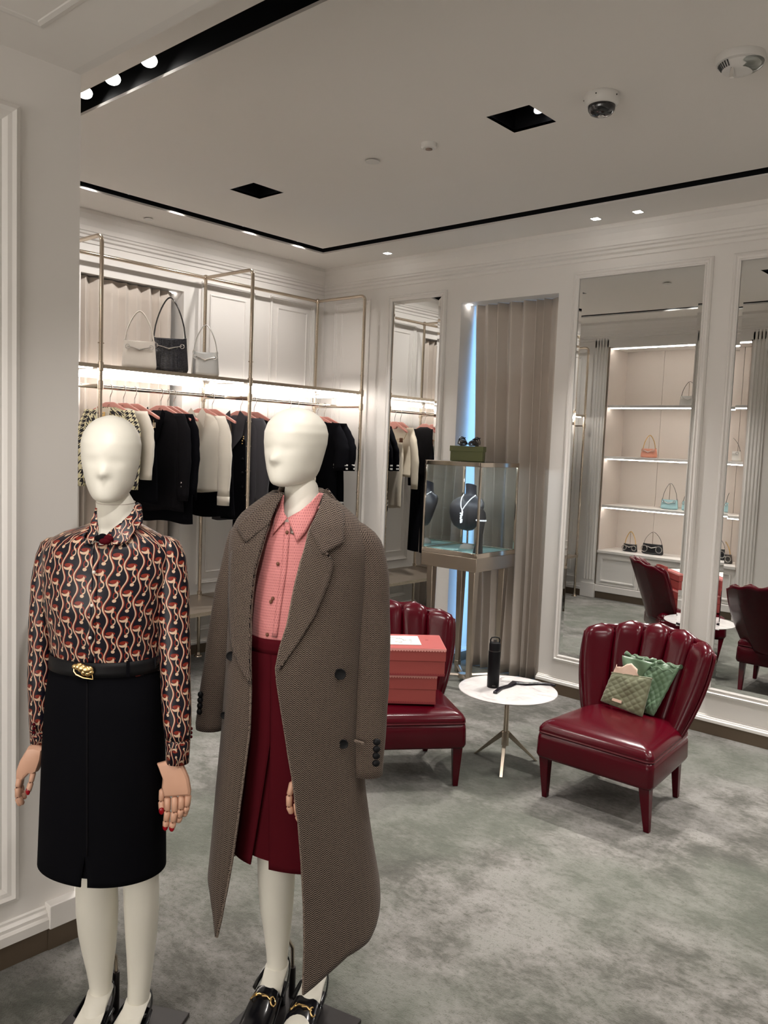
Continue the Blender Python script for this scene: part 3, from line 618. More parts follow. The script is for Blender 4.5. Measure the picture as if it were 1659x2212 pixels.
# ---- hanging garments.  local x = shoulder line, y = rod direction (front is -y), z relative to the rod
def garment(name, label, cat, y, rows, mat, sleeves=None, group=None, x=XG, yaw=GY, z0=ZR, ruffle=0.004, seed=1, ex=2.6, top_open=True, uvs=1.0):
    """rows: (z, half width, half thickness, centre y)"""
    t = thing(name, label, cat, (x, y, z0), yaw, group)
    rd = random.Random(seed); ph = [rd.uniform(0, 6.28) for _ in range(4)]; n = 40; Rg = []; zz = [r[0] for r in rows]
    steps = 22
    for i in range(steps + 1):
        z = zz[0] + (zz[-1] - zz[0]) * i / steps
        hw = interp(-z, [-a for a in zz], [r[1] for r in rows]); th = 0.62 * interp(-z, [-a for a in zz], [r[2] for r in rows]); yc = interp(-z, [-a for a in zz], [r[3] for r in rows])
        f = i / steps; ring = []
        for k in range(n):
            a = 2 * PI * k / n; c, s = math.cos(a), math.sin(a)
            px_, py_ = hw * math.copysign(abs(c) ** (2 / ex), c), th * math.copysign(abs(s) ** (2 / ex), s)
            py_ += ruffle * f * (math.sin(px_ * 42 + ph[0]) + 0.6 * math.sin(px_ * 75 + ph[1])) + (0.004 * math.sin(z * 14 + ph[2]) * f)
            zj = z + (0.008 * math.sin(px_ * 18 + ph[3]) if i == steps else 0)
            ring.append((px_, yc + py_, zj))
        Rg.append(ring)
    uv = lambda i, j: (j / n * 0.9 * uvs, zz[0] + (zz[-1] - zz[0]) * i / steps)
    obj('body', MB().rings(Rg, True, False, uv), mat, t, True, solid=0.003, ang=60)
    for s in sleeves or []:
        P, r, ry = s['P'], s['r'], s.get('ry'); mm = MB()
        Q = []; rr = []; r2 = []; K = 16
        L = list(range(len(P)))
        for i in range(K + 1):
            q = i / K * (len(P) - 1); Q.append(Vector([interp(q, L, [p[c] for p in P]) for c in range(3)])); rr.append(interp(q, L, r)); r2.append(interp(q, L, ry or r))
        rr = [a * (1 + 0.05 * math.sin(i * 1.9 + seed)) for i, a in enumerate(rr)]
        # rings stay horizontal-ish: tube with explicit frames
        sl = []
        for i in range(K + 1):
            sl.append([(Q[i].x + rr[i] * math.cos(2 * PI * k / 14), Q[i].y + r2[i] * math.sin(2 * PI * k / 14), Q[i].z + 0.25 * rr[i] * math.cos(2 * PI * k / 14) * s.get('tilt', 0)) for k in range(14)])
        u2 = lambda i, j: (j / 14 * 0.3 * uvs, i / K * 0.6)
        so = obj('sleeve', MB().rings(sl, True, False, u2), s.get('mat', mat), t, True, solid=0.003, ang=60)
        if s.get('cuff'):
            h_, cm = s['cuff']; last = sl[-1]
            cf = [[(Q[-1].x + (p[0] - Q[-1].x) * f, Q[-1].y + (p[1] - Q[-1].y) * f, p[2] - dz) for p in last] for f, dz in ((0.9, -0.004), (1.03, 0.0), (1.0, h_))]
            obj('cuff', MB().rings(cf, True, False), cm, so, True, solid=0.003, ang=60)
        for b in s.get('buttons', []): obj('button', MB().sph(b, (0.0075, 0.004, 0.0075), 10, 6), M['silver'], so, True)
    return t
def flap(t, name, P, mat, y, th=0.004, uv=1.0):   # flat cloth piece in the front plane of a garment
    mb = MB(); n = len(P)
    V = [(p[0], y + (p[2] if len(p) > 2 else 0), p[1]) for p in P]
    mb.add(V, [tuple(range(n))], [[(p[0] * uv, p[1] * uv) for p in P]])
    return obj(name, mb, mat, t, solid=th)
def sl(side, len_, w0=0.055, w1=0.04, out=0.05, fwd=-0.02, x0=0.175, z0=-0.165, t=0.6):
    return dict(P=[(side * (x0 - 0.02), 0, z0 + 0.03), (side * (x0 + out * 0.5), fwd * 0.3, z0 - 0.08), (side * (x0 + out), fwd, z0 - len_ * 0.5), (side * (x0 + out * 0.9), fwd * 1.4, z0 - len_)],
                r=[w0 * 0.75, w0, w0 * 0.95, w1], ry=[w0 * t * .66] * 3 + [w1 * 0.55], tilt=0)
SH = [(-0.118, 0.055, 0.012, 0), (-0.135, 0.12, 0.022, 0), (-0.165, 0.19, 0.035, -0.004), (-0.22, 0.205, 0.045, -0.006)]
# 1 houndstooth jacket, 2 pale blouse, 3 black top on a bare hanger end
hanger(-2.168, 'pink hanger inside the houndstooth jacket')
g = garment('houndstooth_jacket', 'cream and black houndstooth jacket hanging behind the left mannequin', 'jacket', -2.175, SH + [(-0.45, 0.19, 0.045, -0.01), (-0.60, 0.20, 0.045, -0.01)], M['hound'], [sl(1, .46), sl(-1, .46, w1=.05)], seed=2)
flap(g, 'lining', [(-0.05, -0.125), (0.05, -0.125), (0.035, -0.22), (-0.035, -0.22)], M['creamknit'], -0.048)
flap(g, 'label', [(-0.018, -0.150), (0.018, -0.150), (0.018, -0.185), (-0.018, -0.185)], M['gold'], -0.053, 0.001)
for s in (-1, 1):
    flap(g, 'piping', [(s * 0.053, -0.118), (s * 0.058, -0.118), (s * 0.040, -0.23), (s * 0.032, -0.23)], M['cream'], -0.052)
obj('hem_stripe', MB().rings([[(0.202 * math.copysign(abs(math.cos(a)) ** .77, math.cos(a)), -0.01 + 0.030 * math.copysign(abs(math.sin(a)) ** .77, math.sin(a)), z) for a in [2 * PI * k / 40 for k in range(40)]] for z in (-0.585, -0.592)], True, False), M['blackcloth'], g, True)
hanger(-2.075, 'pink hanger inside the pale cream blouse behind the houndstooth jacket')
garment('pale_blouse', 'pale cream blouse hanging just behind the houndstooth jacket', 'blouse', -2.08, SH + [(-0.5, 0.19, 0.035, 0), (-0.56, 0.19, 0.04, 0)], M['cream'], [sl(1, .40), sl(-1, .40)], seed=3)
hanger(-1.995, 'pink hanger with gold ring holding the black skirt, before the black jacket', clips=True)
garment('black_skirt', 'black skirt clipped to the third hanger, left of the black jacket', 'skirt', -1.985, [(-0.265, 0.15, 0.015, 0), (-0.4, 0.17, 0.02, 0), (-0.72, 0.19, 0.03, 0)], M['blackcloth'], seed=4)
# 4-6 the black jackets
hanger(-1.800, 'pink hanger at the neck of the black jacket')
g = garment('black_jacket', 'black textured jacket with three silver cuff buttons on the rack', 'jacket', -1.805, SH + [(-0.5, 0.195, 0.05, -0.01), (-0.78, 0.21, 0.05, -0.01)], M['blackribbed'],
    [dict(sl(1, .54), buttons=[(0.222, -0.045, -0.585), (0.222, -0.045, -0.61), (0.222, -0.045, -0.635)]), sl(-1, .54)], seed=5)
flap(g, 'label', [(-0.012, -0.20), (0.012, -0.20), (0.012, -0.235), (-0.012, -0.235)], M['creamknit'], -0.056, 0.001)
flap(g, 'collar', [(-0.06, -0.098), (-0.095, -0.135), (-0.035, -0.30), (0, -0.34), (0.035, -0.30), (0.085, -0.135), (0.06, -0.112), (0.02, -0.22), (-0.02, -0.22)], M['blackcloth'], -0.050)
hanger(-1.748, 'middle one of the three pink hangers above the black jackets')
garment('black_cardigan', 'plain black top hanging right behind the black textured jacket', 'jacket', -1.738, SH + [(-0.5, 0.2, 0.04, 0), (-0.86, 0.21, 0.04, 0)], M['blackcloth'], [sl(1, .5), sl(-1, .5)], seed=6)
hanger(-1.700, 'pink hanger with its shoulder bare right of the black jackets', clips=True)
garment('black_skirt', 'black skirt on clips between the black jackets and the cream blouse', 'skirt', -1.695, [(-0.265, 0.16, 0.015, 0), (-0.4, 0.19, 0.025, 0), (-0.70, 0.20, 0.03, 0)], M['blackcloth'], seed=7)
# 7-8 cream blouse and black skirt
hanger(-1.470, 'pink hanger at the collar of the cream silk blouse')
g = garment('cream_blouse', 'cream silk blouse with pointed collar and long cuffed sleeve', 'blouse', -1.475, SH + [(-0.5, 0.175, 0.045, -0.01), (-0.66, 0.175, 0.045, -0.01)], M['cream'],
    [dict(sl(1, .52, w1=.045), cuff=(0.06, M['cream'])), sl(-1, .5)], seed=8, ruffle=.006)
for s in (-1, 1): flap(g, 'collar', [(s * 0.045, -0.085), (s * 0.078, -0.12), (s * 0.06, -0.215), (s * 0.004, -0.14)], M['cream'], -0.053, 0.005)
flap(g, 'placket', [(-0.012, -0.14), (0.012, -0.14), (0.012, -0.655), (-0.012, -0.655)], M['cream'], -0.050, 0.003)
for z in (-0.26, -0.33, -0.40, -0.48, -0.56): obj('button', MB().sph((0, -0.054, z), (0.006, 0.004, 0.006), 8, 6), M['joint'], g, True)
hanger(-1.385, 'pink hanger with its shoulder bare right of the cream blouse', clips=True)
garment('black_skirt', 'black pleated skirt with slit hanging between the cream blouse and the grey coat', 'skirt', -1.375, [(-0.265, 0.14, 0.018, 0), (-0.4, 0.17, 0.025, 0), (-0.84, 0.21, 0.04, 0)], M['blackcloth'], seed=9, ruffle=.01)
# 9-10 grey tuxedo coat, black sequinned top with trousers
hanger(-1.135, 'pink hanger at the neck of the charcoal coat')
g = garment('charcoal_coat', 'charcoal grey shawl-collar coat with dark front behind the middle post', 'coat', -1.14, SH + [(-0.5, 0.20, 0.055, -0.01), (-0.88, 0.215, 0.055, -0.01)], M['greycloth'], [sl(1, .58, w0=.062, w1=.05), sl(-1, .58)], seed=10)
flap(g, 'front_panel', [(-0.12, -0.40), (0.03, -0.24), (0.09, -0.30), (0.11, -0.87), (-0.11, -0.87)], M['blackcloth'], -0.054)
flap(g, 'collar', [(-0.045, -0.085), (-0.10, -0.13), (-0.09, -0.25), (-0.005, -0.36), (-0.03, -0.22)], M['greycloth'], -0.059, 0.006)
flap(g, 'collar', [(0.045, -0.085), (0.095, -0.13), (0.07, -0.27), (-0.055, -0.41), (0.0, -0.25), (0.02, -0.14)], M['greycloth'], -0.064, 0.006)
for z in (-0.43, -0.53, -0.63): obj('button', MB().sph((0.075, -0.060, z), (0.011, 0.006, 0.011), 10, 6), M['black'], g, True)
for z in (-0.27, -0.285, -0.30, -0.32): obj('brooch_stone', MB().sph((0.075 + 0.006 * math.sin(z * 300), -0.06, z), 0.006, 8, 5), M['gold'], g, True)
hanger(-1.010, 'pink hanger with its shoulder bare right of the middle post')
g = garment('glitter_top', 'black glittering top with black trousers hanging behind the charcoal coat', 'top', -1.00, SH + [(-0.5, 0.18, 0.04, 0), (-0.56, 0.18, 0.04, 0)], M['blackribbed'], [sl(1, .5), sl(-1, .5)], seed=11)
mb = MB()
for s in (-1, 1): mb.rings([[(s * x + w * math.cos(a), 0.0 + 0.02 * math.sin(a), z) for a in [2 * PI * k / 16 for k in range(16)]] for x, w, z in ((0.07, 0.08, -0.40), (0.08, 0.085, -0.6), (0.10, 0.09, -1.27))])
obj('trousers', mb, M['blackcloth'], g, True)
# 11-12 cream knit suit
hanger(-0.668, 'pink hanger at the neck of the cream knit jacket')
g = garment('cream_knit_jacket', 'cream knit jacket mostly hidden behind the right mannequin head', 'jacket', -0.672, SH + [(-0.5, 0.18, 0.045, 0), (-0.56, 0.18, 0.045, 0)], M['creamknit'], [sl(1, .50), sl(-1, .5)], seed=12)
hanger(-0.590, 'pink clip hanger of the cream knit skirt seen in the narrow mirror', clips=True)
g = garment('cream_skirt', 'cream knit pencil skirt with back slit, seen in the narrow mirror', 'skirt', -0.585, [(-0.265, 0.155, 0.02, 0), (-0.4, 0.17, 0.028, 0), (-0.84, 0.155, 0.028, 0)], M['creamknit'], seed=13)
# 13-14 black knit tops with white stripes
for k, (y, lb) in enumerate(((-0.375, 'black short-sleeved knit top with white trim, left one of two'), (-0.295, 'black short-sleeved knit top with white trim, right one nearest the corner post'))):
    hanger(y, ['pink hanger of the left striped-trim knit top', 'pink hanger of the knit top nearest the corner post'][k])
    g = garment('knit_top', lb, 'top', y - .003, SH + [(-0.5, 0.19, 0.035, 0), (-0.80, 0.20, 0.035, 0), (-0.84, 0.20, 0.035, 0)], M['blackcloth'], [sl(1, .34, w0=.065, w1=.06, out=.075), sl(-1, .34, w0=.065, w1=.06, out=.075)], group='black knit tops with white trim', seed=14 + k)
    for zz in (-0.755, -0.785):
        obj('hem_stripe', MB().rings([[(0.204 * math.copysign(abs(math.cos(a)) ** .77, math.cos(a)), 0.0255 * math.copysign(abs(math.sin(a)) ** .77, math.sin(a)), z) for a in [2 * PI * q / 40 for q in range(40)]] for z in (zz, zz - 0.014)], True, False), M['whiteknit'], g, True)
    for s in (-1, 1):
        for dz in (0, 0.028):
            c = (s * (0.175 + 0.075 * 0.93), -0.027, -0.165 - 0.34 + 0.012 + dz)
            obj('sleeve_stripe', MB().rings([[(c[0] + 0.0635 * math.cos(a), c[1] + 0.027 * math.sin(a), c[2] + z) for a in [2 * PI * q / 16 for q in range(16)]] for z in (0, 0.012)], True, False), M['whiteknit'], g, True)
        for dx in (0, 0.022):
            obj('neck_stripe', MB().tube(P3((s * (0.062 + dx), -0.03, -0.118 - dx * .35), (s * (0.055 + dx), -0.045, -0.15 - dx * .3), (s * (0.035 + dx), -0.043, -0.20)), 0.005, 6), M['whiteknit'], g, True)
# one dark garment in the third bay (seen at the left edge of the wide mirror)
hanger(-3.20, 'pink hanger in the rack bay hidden behind the pillar', group='pink hangers on the rod')
garment('dark_coat', 'black coat in the rack bay hidden by the pillar, glimpsed in the mirror', 'coat', -3.2, SH + [(-0.5, 0.19, 0.04, 0), (-0.75, 0.2, 0.04, 0)], M['blackribbed'], [sl(1, .6, out=.03), sl(-1, .5)], seed=20)
# ================================================================== HANDBAGS
def handbag(name, label, loc, rz, w, h, d, mat, handle_h, hmat=None, strap=0.010, group=None, bit=True, hw='silver', top_dip=0.1, taper=0.86, tilt=0, chain=False, stand=False, rings_=False, flatstrap=True):
    t = thing(name, label, 'handbag', loc, rz, group)
    Rg = []; n = 36; K = 16
    for i in range(K + 1):
        f = i / K; z = h * f
        hwid = w / 2 * (1 - (1 - taper) * f) * (1 - 0.12 * max(0, (0.14 - f) / 0.14) ** 2); th = d / 2 * (1 - 0.55 * f ** 1.6) * (1 - 0.5 * max(0, (0.12 - f) / 0.12) ** 2)
        ring = []
        for k in range(n):
            a = 2 * PI * k / n; c, s = math.cos(a), math.sin(a)
            x = hwid * math.copysign(abs(c) ** 0.55, c); y = th * math.copysign(abs(s) ** 0.8, s)
            zz = z - top_dip * h * f * (1 - (x / hwid) ** 2) - (0.02 * h * (x / hwid) ** 2 * (1 - f) * -1)
            ring.append((x, y, zz))
        Rg.append(ring)
    obj('bag_body', MB().rings(Rg, True, True, lambda i, j: (j / n * w * 2, i / K * h)), mat, t, True, ang=70)
    hm = hmat or mat; xt = w / 2 * taper * 0.93
    P = []
    for k in range(19):
        a = PI * k / 18; P.append((xt * math.cos(a) * (1 if not chain else 0.9) * (0.55 + 0.45 * (1 - math.sin(a)) ** 1.0 if True else 1), 0.0, h + handle_h * math.sin(a) ** 0.75))
    obj('handle', MB().tube(P, strap, 8, ry=strap * 0.35 if not chain else strap, up=(0, 1, 0)), M['gold'] if chain else hm, t, True)
    for s in (-1, 1):
        obj('strap_ring', MB().tube([(s * xt + 0.008 * math.cos(a), 0.0, h - 0.006 + 0.010 * math.sin(a)) for a in [2 * PI * k / 12 for k in range(12)]], 0.002, 6, True), M[hw], t, True)
    if bit:
        yb = -d / 2 * 0.86; zb = h * 0.72; L = w * 0.33
        hb = obj('bit_bar', MB().tube([(-L, yb + .004, zb + .01), (-L * .5, yb, zb + .002), (0, yb, zb - .01), (L * .5, yb, zb + .002), (L, yb + .004, zb + .01)], [0.0026, 0.0035, 0.006, 0.0035, 0.0026], 8), M[hw], t, True)
        rr = 0.013 if not rings_ else h * 0.30
        for s in (-1, 1): obj('bit_ring', MB().tube([(s * L + rr * math.cos(a), yb - 0.001, zb + (0.008 if not rings_ else -h * .2) + rr * math.sin(a)) for a in [2 * PI * k / 16 for k in range(16)]], 0.0024 if not rings_ else 0.0045, 6, True), M[hw], hb, True)
    if stand: obj('prop_stand', MB().tube(P3((0.02, 0.035, 0.0), (0.02, 0.035, h + handle_h - 0.01), (0.02, 0.0, h + handle_h - 0.008)), 0.003, 6), M['nickel'], t, True)
    return t
def onshelf(u, v, z=ZS + 0.001): p = px(u, v, 2, z); return p
XB = 0.50
handbag('shoulder_bag', 'ivory shoulder bag with silver bit on the rack shelf', (XB - 0.02, -2.045, ZS + .001), R_(58), 0.215, 0.185, 0.07, M['bagwhite'], 0.180, top_dip=.06, strap=.013)
handbag('shoulder_bag', 'black check-patterned shoulder bag with tall strap on the rack shelf', (XB - 0.06, -1.80, ZS + .001), R_(52), 0.250, 0.235, 0.075, M['bagcheck'], 0.255, M['bagblack'], top_dip=.08, strap=.014)
handbag('shoulder_bag', 'small silver shoulder bag standing on the rack shelf', (XB - 0.02, -1.545, ZS + .001), R_(52), 0.190, 0.170, 0.06, M['bagsilver'], 0.175, top_dip=.1, strap=.011)
def nbag(lb, x, z, w, h, mat, hh, mk='bagblack', **k):
    return handbag('clutch_bag', lb, (x, -3.80, z + .001), R_(180), w, h, 0.07, M[mat], hh, M[mk], 0.005, None, True, 'silver', 0.03, 0.88, 0, **k)
nbag('crinkled silver bag on the top niche shelf, seen in the wide mirror', 1.665, 2.165, 0.20, 0.105, 'bagsilver', 0.15, stand=True)
nbag('salmon pink bag with chain strap on the niche shelf, seen in the mirror', 1.262, 1.600, 0.19, 0.10, 'bagpink', 0.145, chain=True, stand=True)
nbag('pale blue bag with tall strap on the niche shelf, seen in the mirror', 1.530, 1.055, 0.195, 0.105, 'bagblue', 0.175, 'bagbrown', stand=True)
nbag('smaller pale blue bag right of the other blue one in the niche', 1.745, 1.055, 0.16, 0.10, 'bagblue', 0.12, 'bagbrown')
nbag('small black bag with ring hardware, left one on the niche counter', 1.115, 0.545, 0.17, 0.085, 'bagblack', 0.14, chain=True, rings_=True, stand=True)
nbag('large black bag with ring hardware, right one on the niche counter', 1.375, 0.545, 0.25, 0.115, 'bagblack', 0.13, rings_=True, stand=True)
nbag('white folded bag on the niche shelf, seen in the right mirror', 2.130, 1.600, 0.24, 0.105, 'bagcream', 0.14, 'bagbrown', stand=True)
nbag('dark grey bag with ring on the niche counter, seen in the right mirror', 2.120, 0.545, 0.23, 0.095, 'bagbrown', 0.15, chain=True, rings_=True)
def pframe():
    t = thing('photo_frame', 'small metal easel frame on the niche counter, seen in the right mirror', 'frame', (2.00, -3.92, 0.546))
    obj('rim', MB().tube([(-.07, 0, .004), (.07, 0, .004), (.07, 0, .2), (-.07, 0, .2)], 0.006, 6, True), M['nickel'], t, True)
    obj('picture', MB().box(-.064, .064, -.003, .003, .01, .194), M['paper'], t)
pframe()
# ================================================================== DISPLAY CASE
vx, vy, vw, vr = 1.798, -0.257, 0.465, 0.011
vc = thing('display_case', 'champagne steel and glass jewellery display case on four tapered legs', 'display case', (vx, vy, 0), vr)
hw = vw / 2; ZV0, ZV1, ZV2 = 0.821, 0.913, 1.546
obj('drawer_box', MB().box(-hw, hw, -hw, hw, ZV0, ZV1), M['brushed'], vc, bev=0.003)
for sx in (-1, 1):
    for sy in (-1, 1):
        a, b_ = 0.026, 0.015; x0, y0 = sx * (hw - 0.055), sy * (hw - 0.055); x1, y1 = sx * (hw - 0.062), sy * (hw - 0.062)
        lg = obj('leg', MB().hexa([(x1 - b_, y1 - b_, 0), (x1 + b_, y1 - b_, 0), (x1 + b_, y1 + b_, 0), (x1 - b_, y1 + b_, 0), (x0 - a, y0 - a, ZV0), (x0 + a, y0 - a, ZV0), (x0 + a, y0 + a, ZV0), (x0 - a, y0 + a, ZV0)]), M['brushed'], vc, bev=0.004)
        obj('leg_cap', MB().box(x1 - .018, x1 + .018, y1 - .018, y1 + .018, 0.05, 0.085), M['brushed'], lg, bev=0.002)
        obj('stretcher', MB().tube(P3((x1, y1, 0.055), (sx * 0.02, sy * 0.02, 0.042)), 0.010, 4, ry=0.014), M['brushed'], vc)
obj('stretcher_hub', MB().lathe([(0, 0.025), (0.034, 0.025), (0.034, 0.055), (0, 0.055)], 20), M['brushed'], vc, True)
fi = 0.014
for z0, z1 in ((ZV1, ZV1 + 0.032), (ZV2 - 0.030, ZV2)):
    for sx in (-1, 1):
        obj('rail', MB().box(min(sx * hw, sx * (hw - fi)) , max(sx * hw, sx * (hw - fi)), -hw, hw, z0, z1), M['steel'], vc, bev=0.002)
        obj('rail', MB().box(-hw + fi, hw - fi, min(sx * hw, sx * (hw - fi)), max(sx * hw, sx * (hw - fi)), z0, z1), M['steel'], vc, bev=0.002)
for sx in (-1, 1):
    for sy in (-1, 1):
        obj('corner_post', MB().box(sx * hw - (fi if sx > 0 else 0), sx * hw + (0 if sx > 0 else fi), sy * hw - (fi if sy > 0 else 0), sy * hw + (0 if sy > 0 else fi), ZV1 + 0.032, ZV2 - 0.030), M['steel'], vc, bev=0.002)
g0 = hw - 0.006
for q in (((-g0, -g0), (g0, -g0)), ((g0, -g0), (g0, g0)), ((g0, g0), (-g0, g0)), ((-g0, g0), (-g0, -g0))):
    obj('glass_pane', MB().quad((*q[0], ZV1 + .03), (*q[1], ZV1 + .03), (*q[1], ZV2 - .028), (*q[0], ZV2 - .028)), M['glass'], vc)
obj('top_pane', MB().box(-hw + .010, hw - .010, -hw + .010, hw - .010, ZV2 - 0.008, ZV2 - 0.0005), M['glass'], vc)
obj('display_pad', MB().box(-hw + .016, hw - .016, -hw + .016, hw - .016, ZV1 + .0005, ZV1 + 0.022), M['aqua'], vc, bev=0.003)
obj('led_rail', MB().box(-hw + .03, hw - .03, -hw + .0145, -hw + .0165, ZV2 - .029, ZV2 - .018), emis('case_led', (0.85, 0.93, 1), 45), vc)
obj('led_rail', MB().box(-hw + .03, hw - .03, hw - .0165, hw - .0145, ZV2 - .029, ZV2 - .018), emis('case_led_back', (0.85, 0.93, 1), 30), vc)
# necklace bust inside (faces the camera side, slightly left)
zb = ZV1 + 0.0225
bu = thing('necklace_bust', 'dark navy jewellery bust on a small white foot in the case', 'display bust', (vx - 0.035, vy + 0.03, zb), R_(6))
rows = [(0.125, 0.006, 0.0, .010), (0.135, 0.045, -0.03, .022), (0.16, 0.072, -0.045, .034), (0.20, 0.092, -0.05, .042), (0.25, 0.105, -0.045, .048), (0.30, 0.110, -0.03, .052), (0.33, 0.100, -0.01, .052), (0.352, 0.078, 0.008, .048), (0.368, 0.050, 0.018, .040), (0.385, 0.040, 0.022, .036), (0.42, 0.038, 0.020, .036), (0.445, 0.040, 0.016, .038)]
rows = [(z, w * 1.22 if z < .36 else w, y, t_) for z, w, y, t_ in rows]
Rg = [[(w * math.cos(a), y + t_ * math.sin(a), z + (0.012 * math.sin(a) * -1 if i == len(rows) - 1 else 0)) for a in [2 * PI * k / 32 for k in range(32)]] for i, (z, w, y, t_) in enumerate(rows)]
obj('torso', MB().rings(Rg), M['bust'], bu, True, ang=60)
obj('neck_cap', MB().rings([[(s * .0385 * math.cos(a), .016 + s * .0365 * math.sin(a), .4455 - s * 0.012 * math.sin(a)) for a in [2 * PI * k / 32 for k in range(32)]] for s in (1, 0.01)], True, False), simple('neck_cap', (.35, .38, .38), .5), bu, True)
obj('stem', MB().cyl((0, 0.0, 0.03), (0, -0.005, 0.2), 0.007), M['steel'], bu, True)
obj('foot', MB().lathe([(0, 0), (0.052, 0), (0.052, 0.008), (0.046, 0.020), (0.026, 0.034), (0, 0.036)], 24), M['white_plastic'], bu, True)
nk = thing('necklace', 'sparkling white stone necklace with long pendant on the bust', 'necklace', (vx - 0.035, vy + 0.03, zb), R_(6))
mb = MB()
def bust_y(x, z): 
    w = interp(z, [r[0] for r in rows], [r[1] for r in rows]); y = interp(z, [r[0] for r in rows], [r[2] for r in rows]); t_ = interp(z, [r[0] for r in rows], [r[3] for r in rows])
    return y - t_ * math.sqrt(max(0, 1 - (x / w) ** 2)) - 0.004
for s in (-1, 1):
    for k in range(16):
        f = k / 16; x = s * 0.047 * (1 - f) ** 0.8; z = 0.375 - 0.10 * f ** 1.1; mb.sph((x, bust_y(x * .9, z) - .001, z), 0.0048, 6, 4)
obj('chain', mb, M['diamond'], nk, kind='stuff')
mb = MB(); rd = random.Random(5)
for k in range(26):
    z = 0.272 - 0.088 * k / 26; x = (rd.random() - .5) * 0.016; mb.sph((x, bust_y(x, z) - .003, z), 0.0058, 6, 4)
obj('pendant', mb, M['diamond'], nk, kind='stuff')
ar = thing('bracelet_stand', 'dark grey forearm-shaped jewellery stand behind the case corner post', 'display stand', (vx + 0.160, vy - 0.115, zb), R_(25))
Rg = [[(x + w * math.cos(a), t_ * math.sin(a), z) for a in [2 * PI * k / 20 for k in range(20)]] for z, w, t_, x in ((0, .034, .026, 0), (.06, .026, .021, .004), (.13, .021, .018, .008), (.20, .026, .018, .012), (.24, .032, .016, .014), (.275, .028, .014, .012), (.30, .014, .010, .008))]
obj('arm', MB().rings(Rg), M['bust'], ar, True)
br_ = thing('bracelet', 'sparkling white stone bracelet round the forearm stand', 'bracelet', (vx + 0.160, vy - 0.115, zb), R_(25))
mb = MB()
for k in range(20):
    a = 2 * PI * k / 20; mb.sph((.0125 + .031 * math.cos(a), .021 * math.sin(a), .222), 0.0062, 6, 4)
obj('stones', mb, M['diamond'], br_, kind='stuff')
# green box and sandals on top
gx, gy = vx - 0.065, vy + 0.03
gb = thing('shoe_box', 'olive green lidded box on top of the display case', 'box', (gx, gy, ZV2 + .0005), R_(28))
obj('box_base', MB().box(-.112, .112, -.075, .075, 0, 0.078), M['green'], gb, bev=0.002)
obj('lid', MB().box(-.117, .117, -.080, .080, 0.066, 0.104), M['green'], gb, bev=0.002)
def sandal(label, off):
    t = thing('sandal', label, 'sandal', (gx + off[0], gy + off[1], ZV2 + 0.105), R_(28) + off[2], 'pair of black sandals')
    G = []
    for i in range(13):
        f = i / 12; y = -0.09 + 0.17 * f; w = 0.030 * math.sin(PI * min(1, f * 0.93 + 0.07)) ** 0.35 * (1 - .25 * f)
        G.append([(w * math.cos(a), y, 0.006 + 0.006 * math.sin(a) + 0.012 * f * f) for a in [2 * PI * k / 12 for k in range(12)]])
    obj('sole', MB().rings(G), M['shoe'], t, True)
    obj('toe_cap', MB().rings([[(w * math.cos(a), y, 0.010 + h_ * math.sin(a)) for a in [PI * k / 12 for k in range(13)]] for y, w, h_ in ((-.088, .010, .006), (-.075, .026, .022), (-.055, .031, .030), (-.03, .030, .034))], False, False), M['shoe'], t, True, solid=.002)
    for y, h_ in ((-0.01, .040), (0.035, .05)): obj('strap', MB().tube([(0.028 * math.cos(a), y + 0.02 * math.sin(a), 0.012 + h_ * math.sin(a)) for a in [PI * k / 12 for k in range(13)]], 0.004, 6), M['shoe'], t, True)
    obj('ankle_strap', MB().tube([(0.024 * math.cos(a), 0.055 + .022 * math.sin(a), 0.050 + .008 * math.cos(a)) for a in [2 * PI * k / 14 for k in range(14)]], 0.0032, 6, True), M['shoe'], t, True)
    obj('heel', MB().box(-.010, .010, .058, .078, 0.0, 0.02), M['shoe'], t)
sandal('black strappy sandal on the olive box, left one of the pair', (-0.036, -0.020, R_(14)))
sandal('black strappy sandal on the olive box, right one of the pair', (0.038, 0.020, R_(-8)))
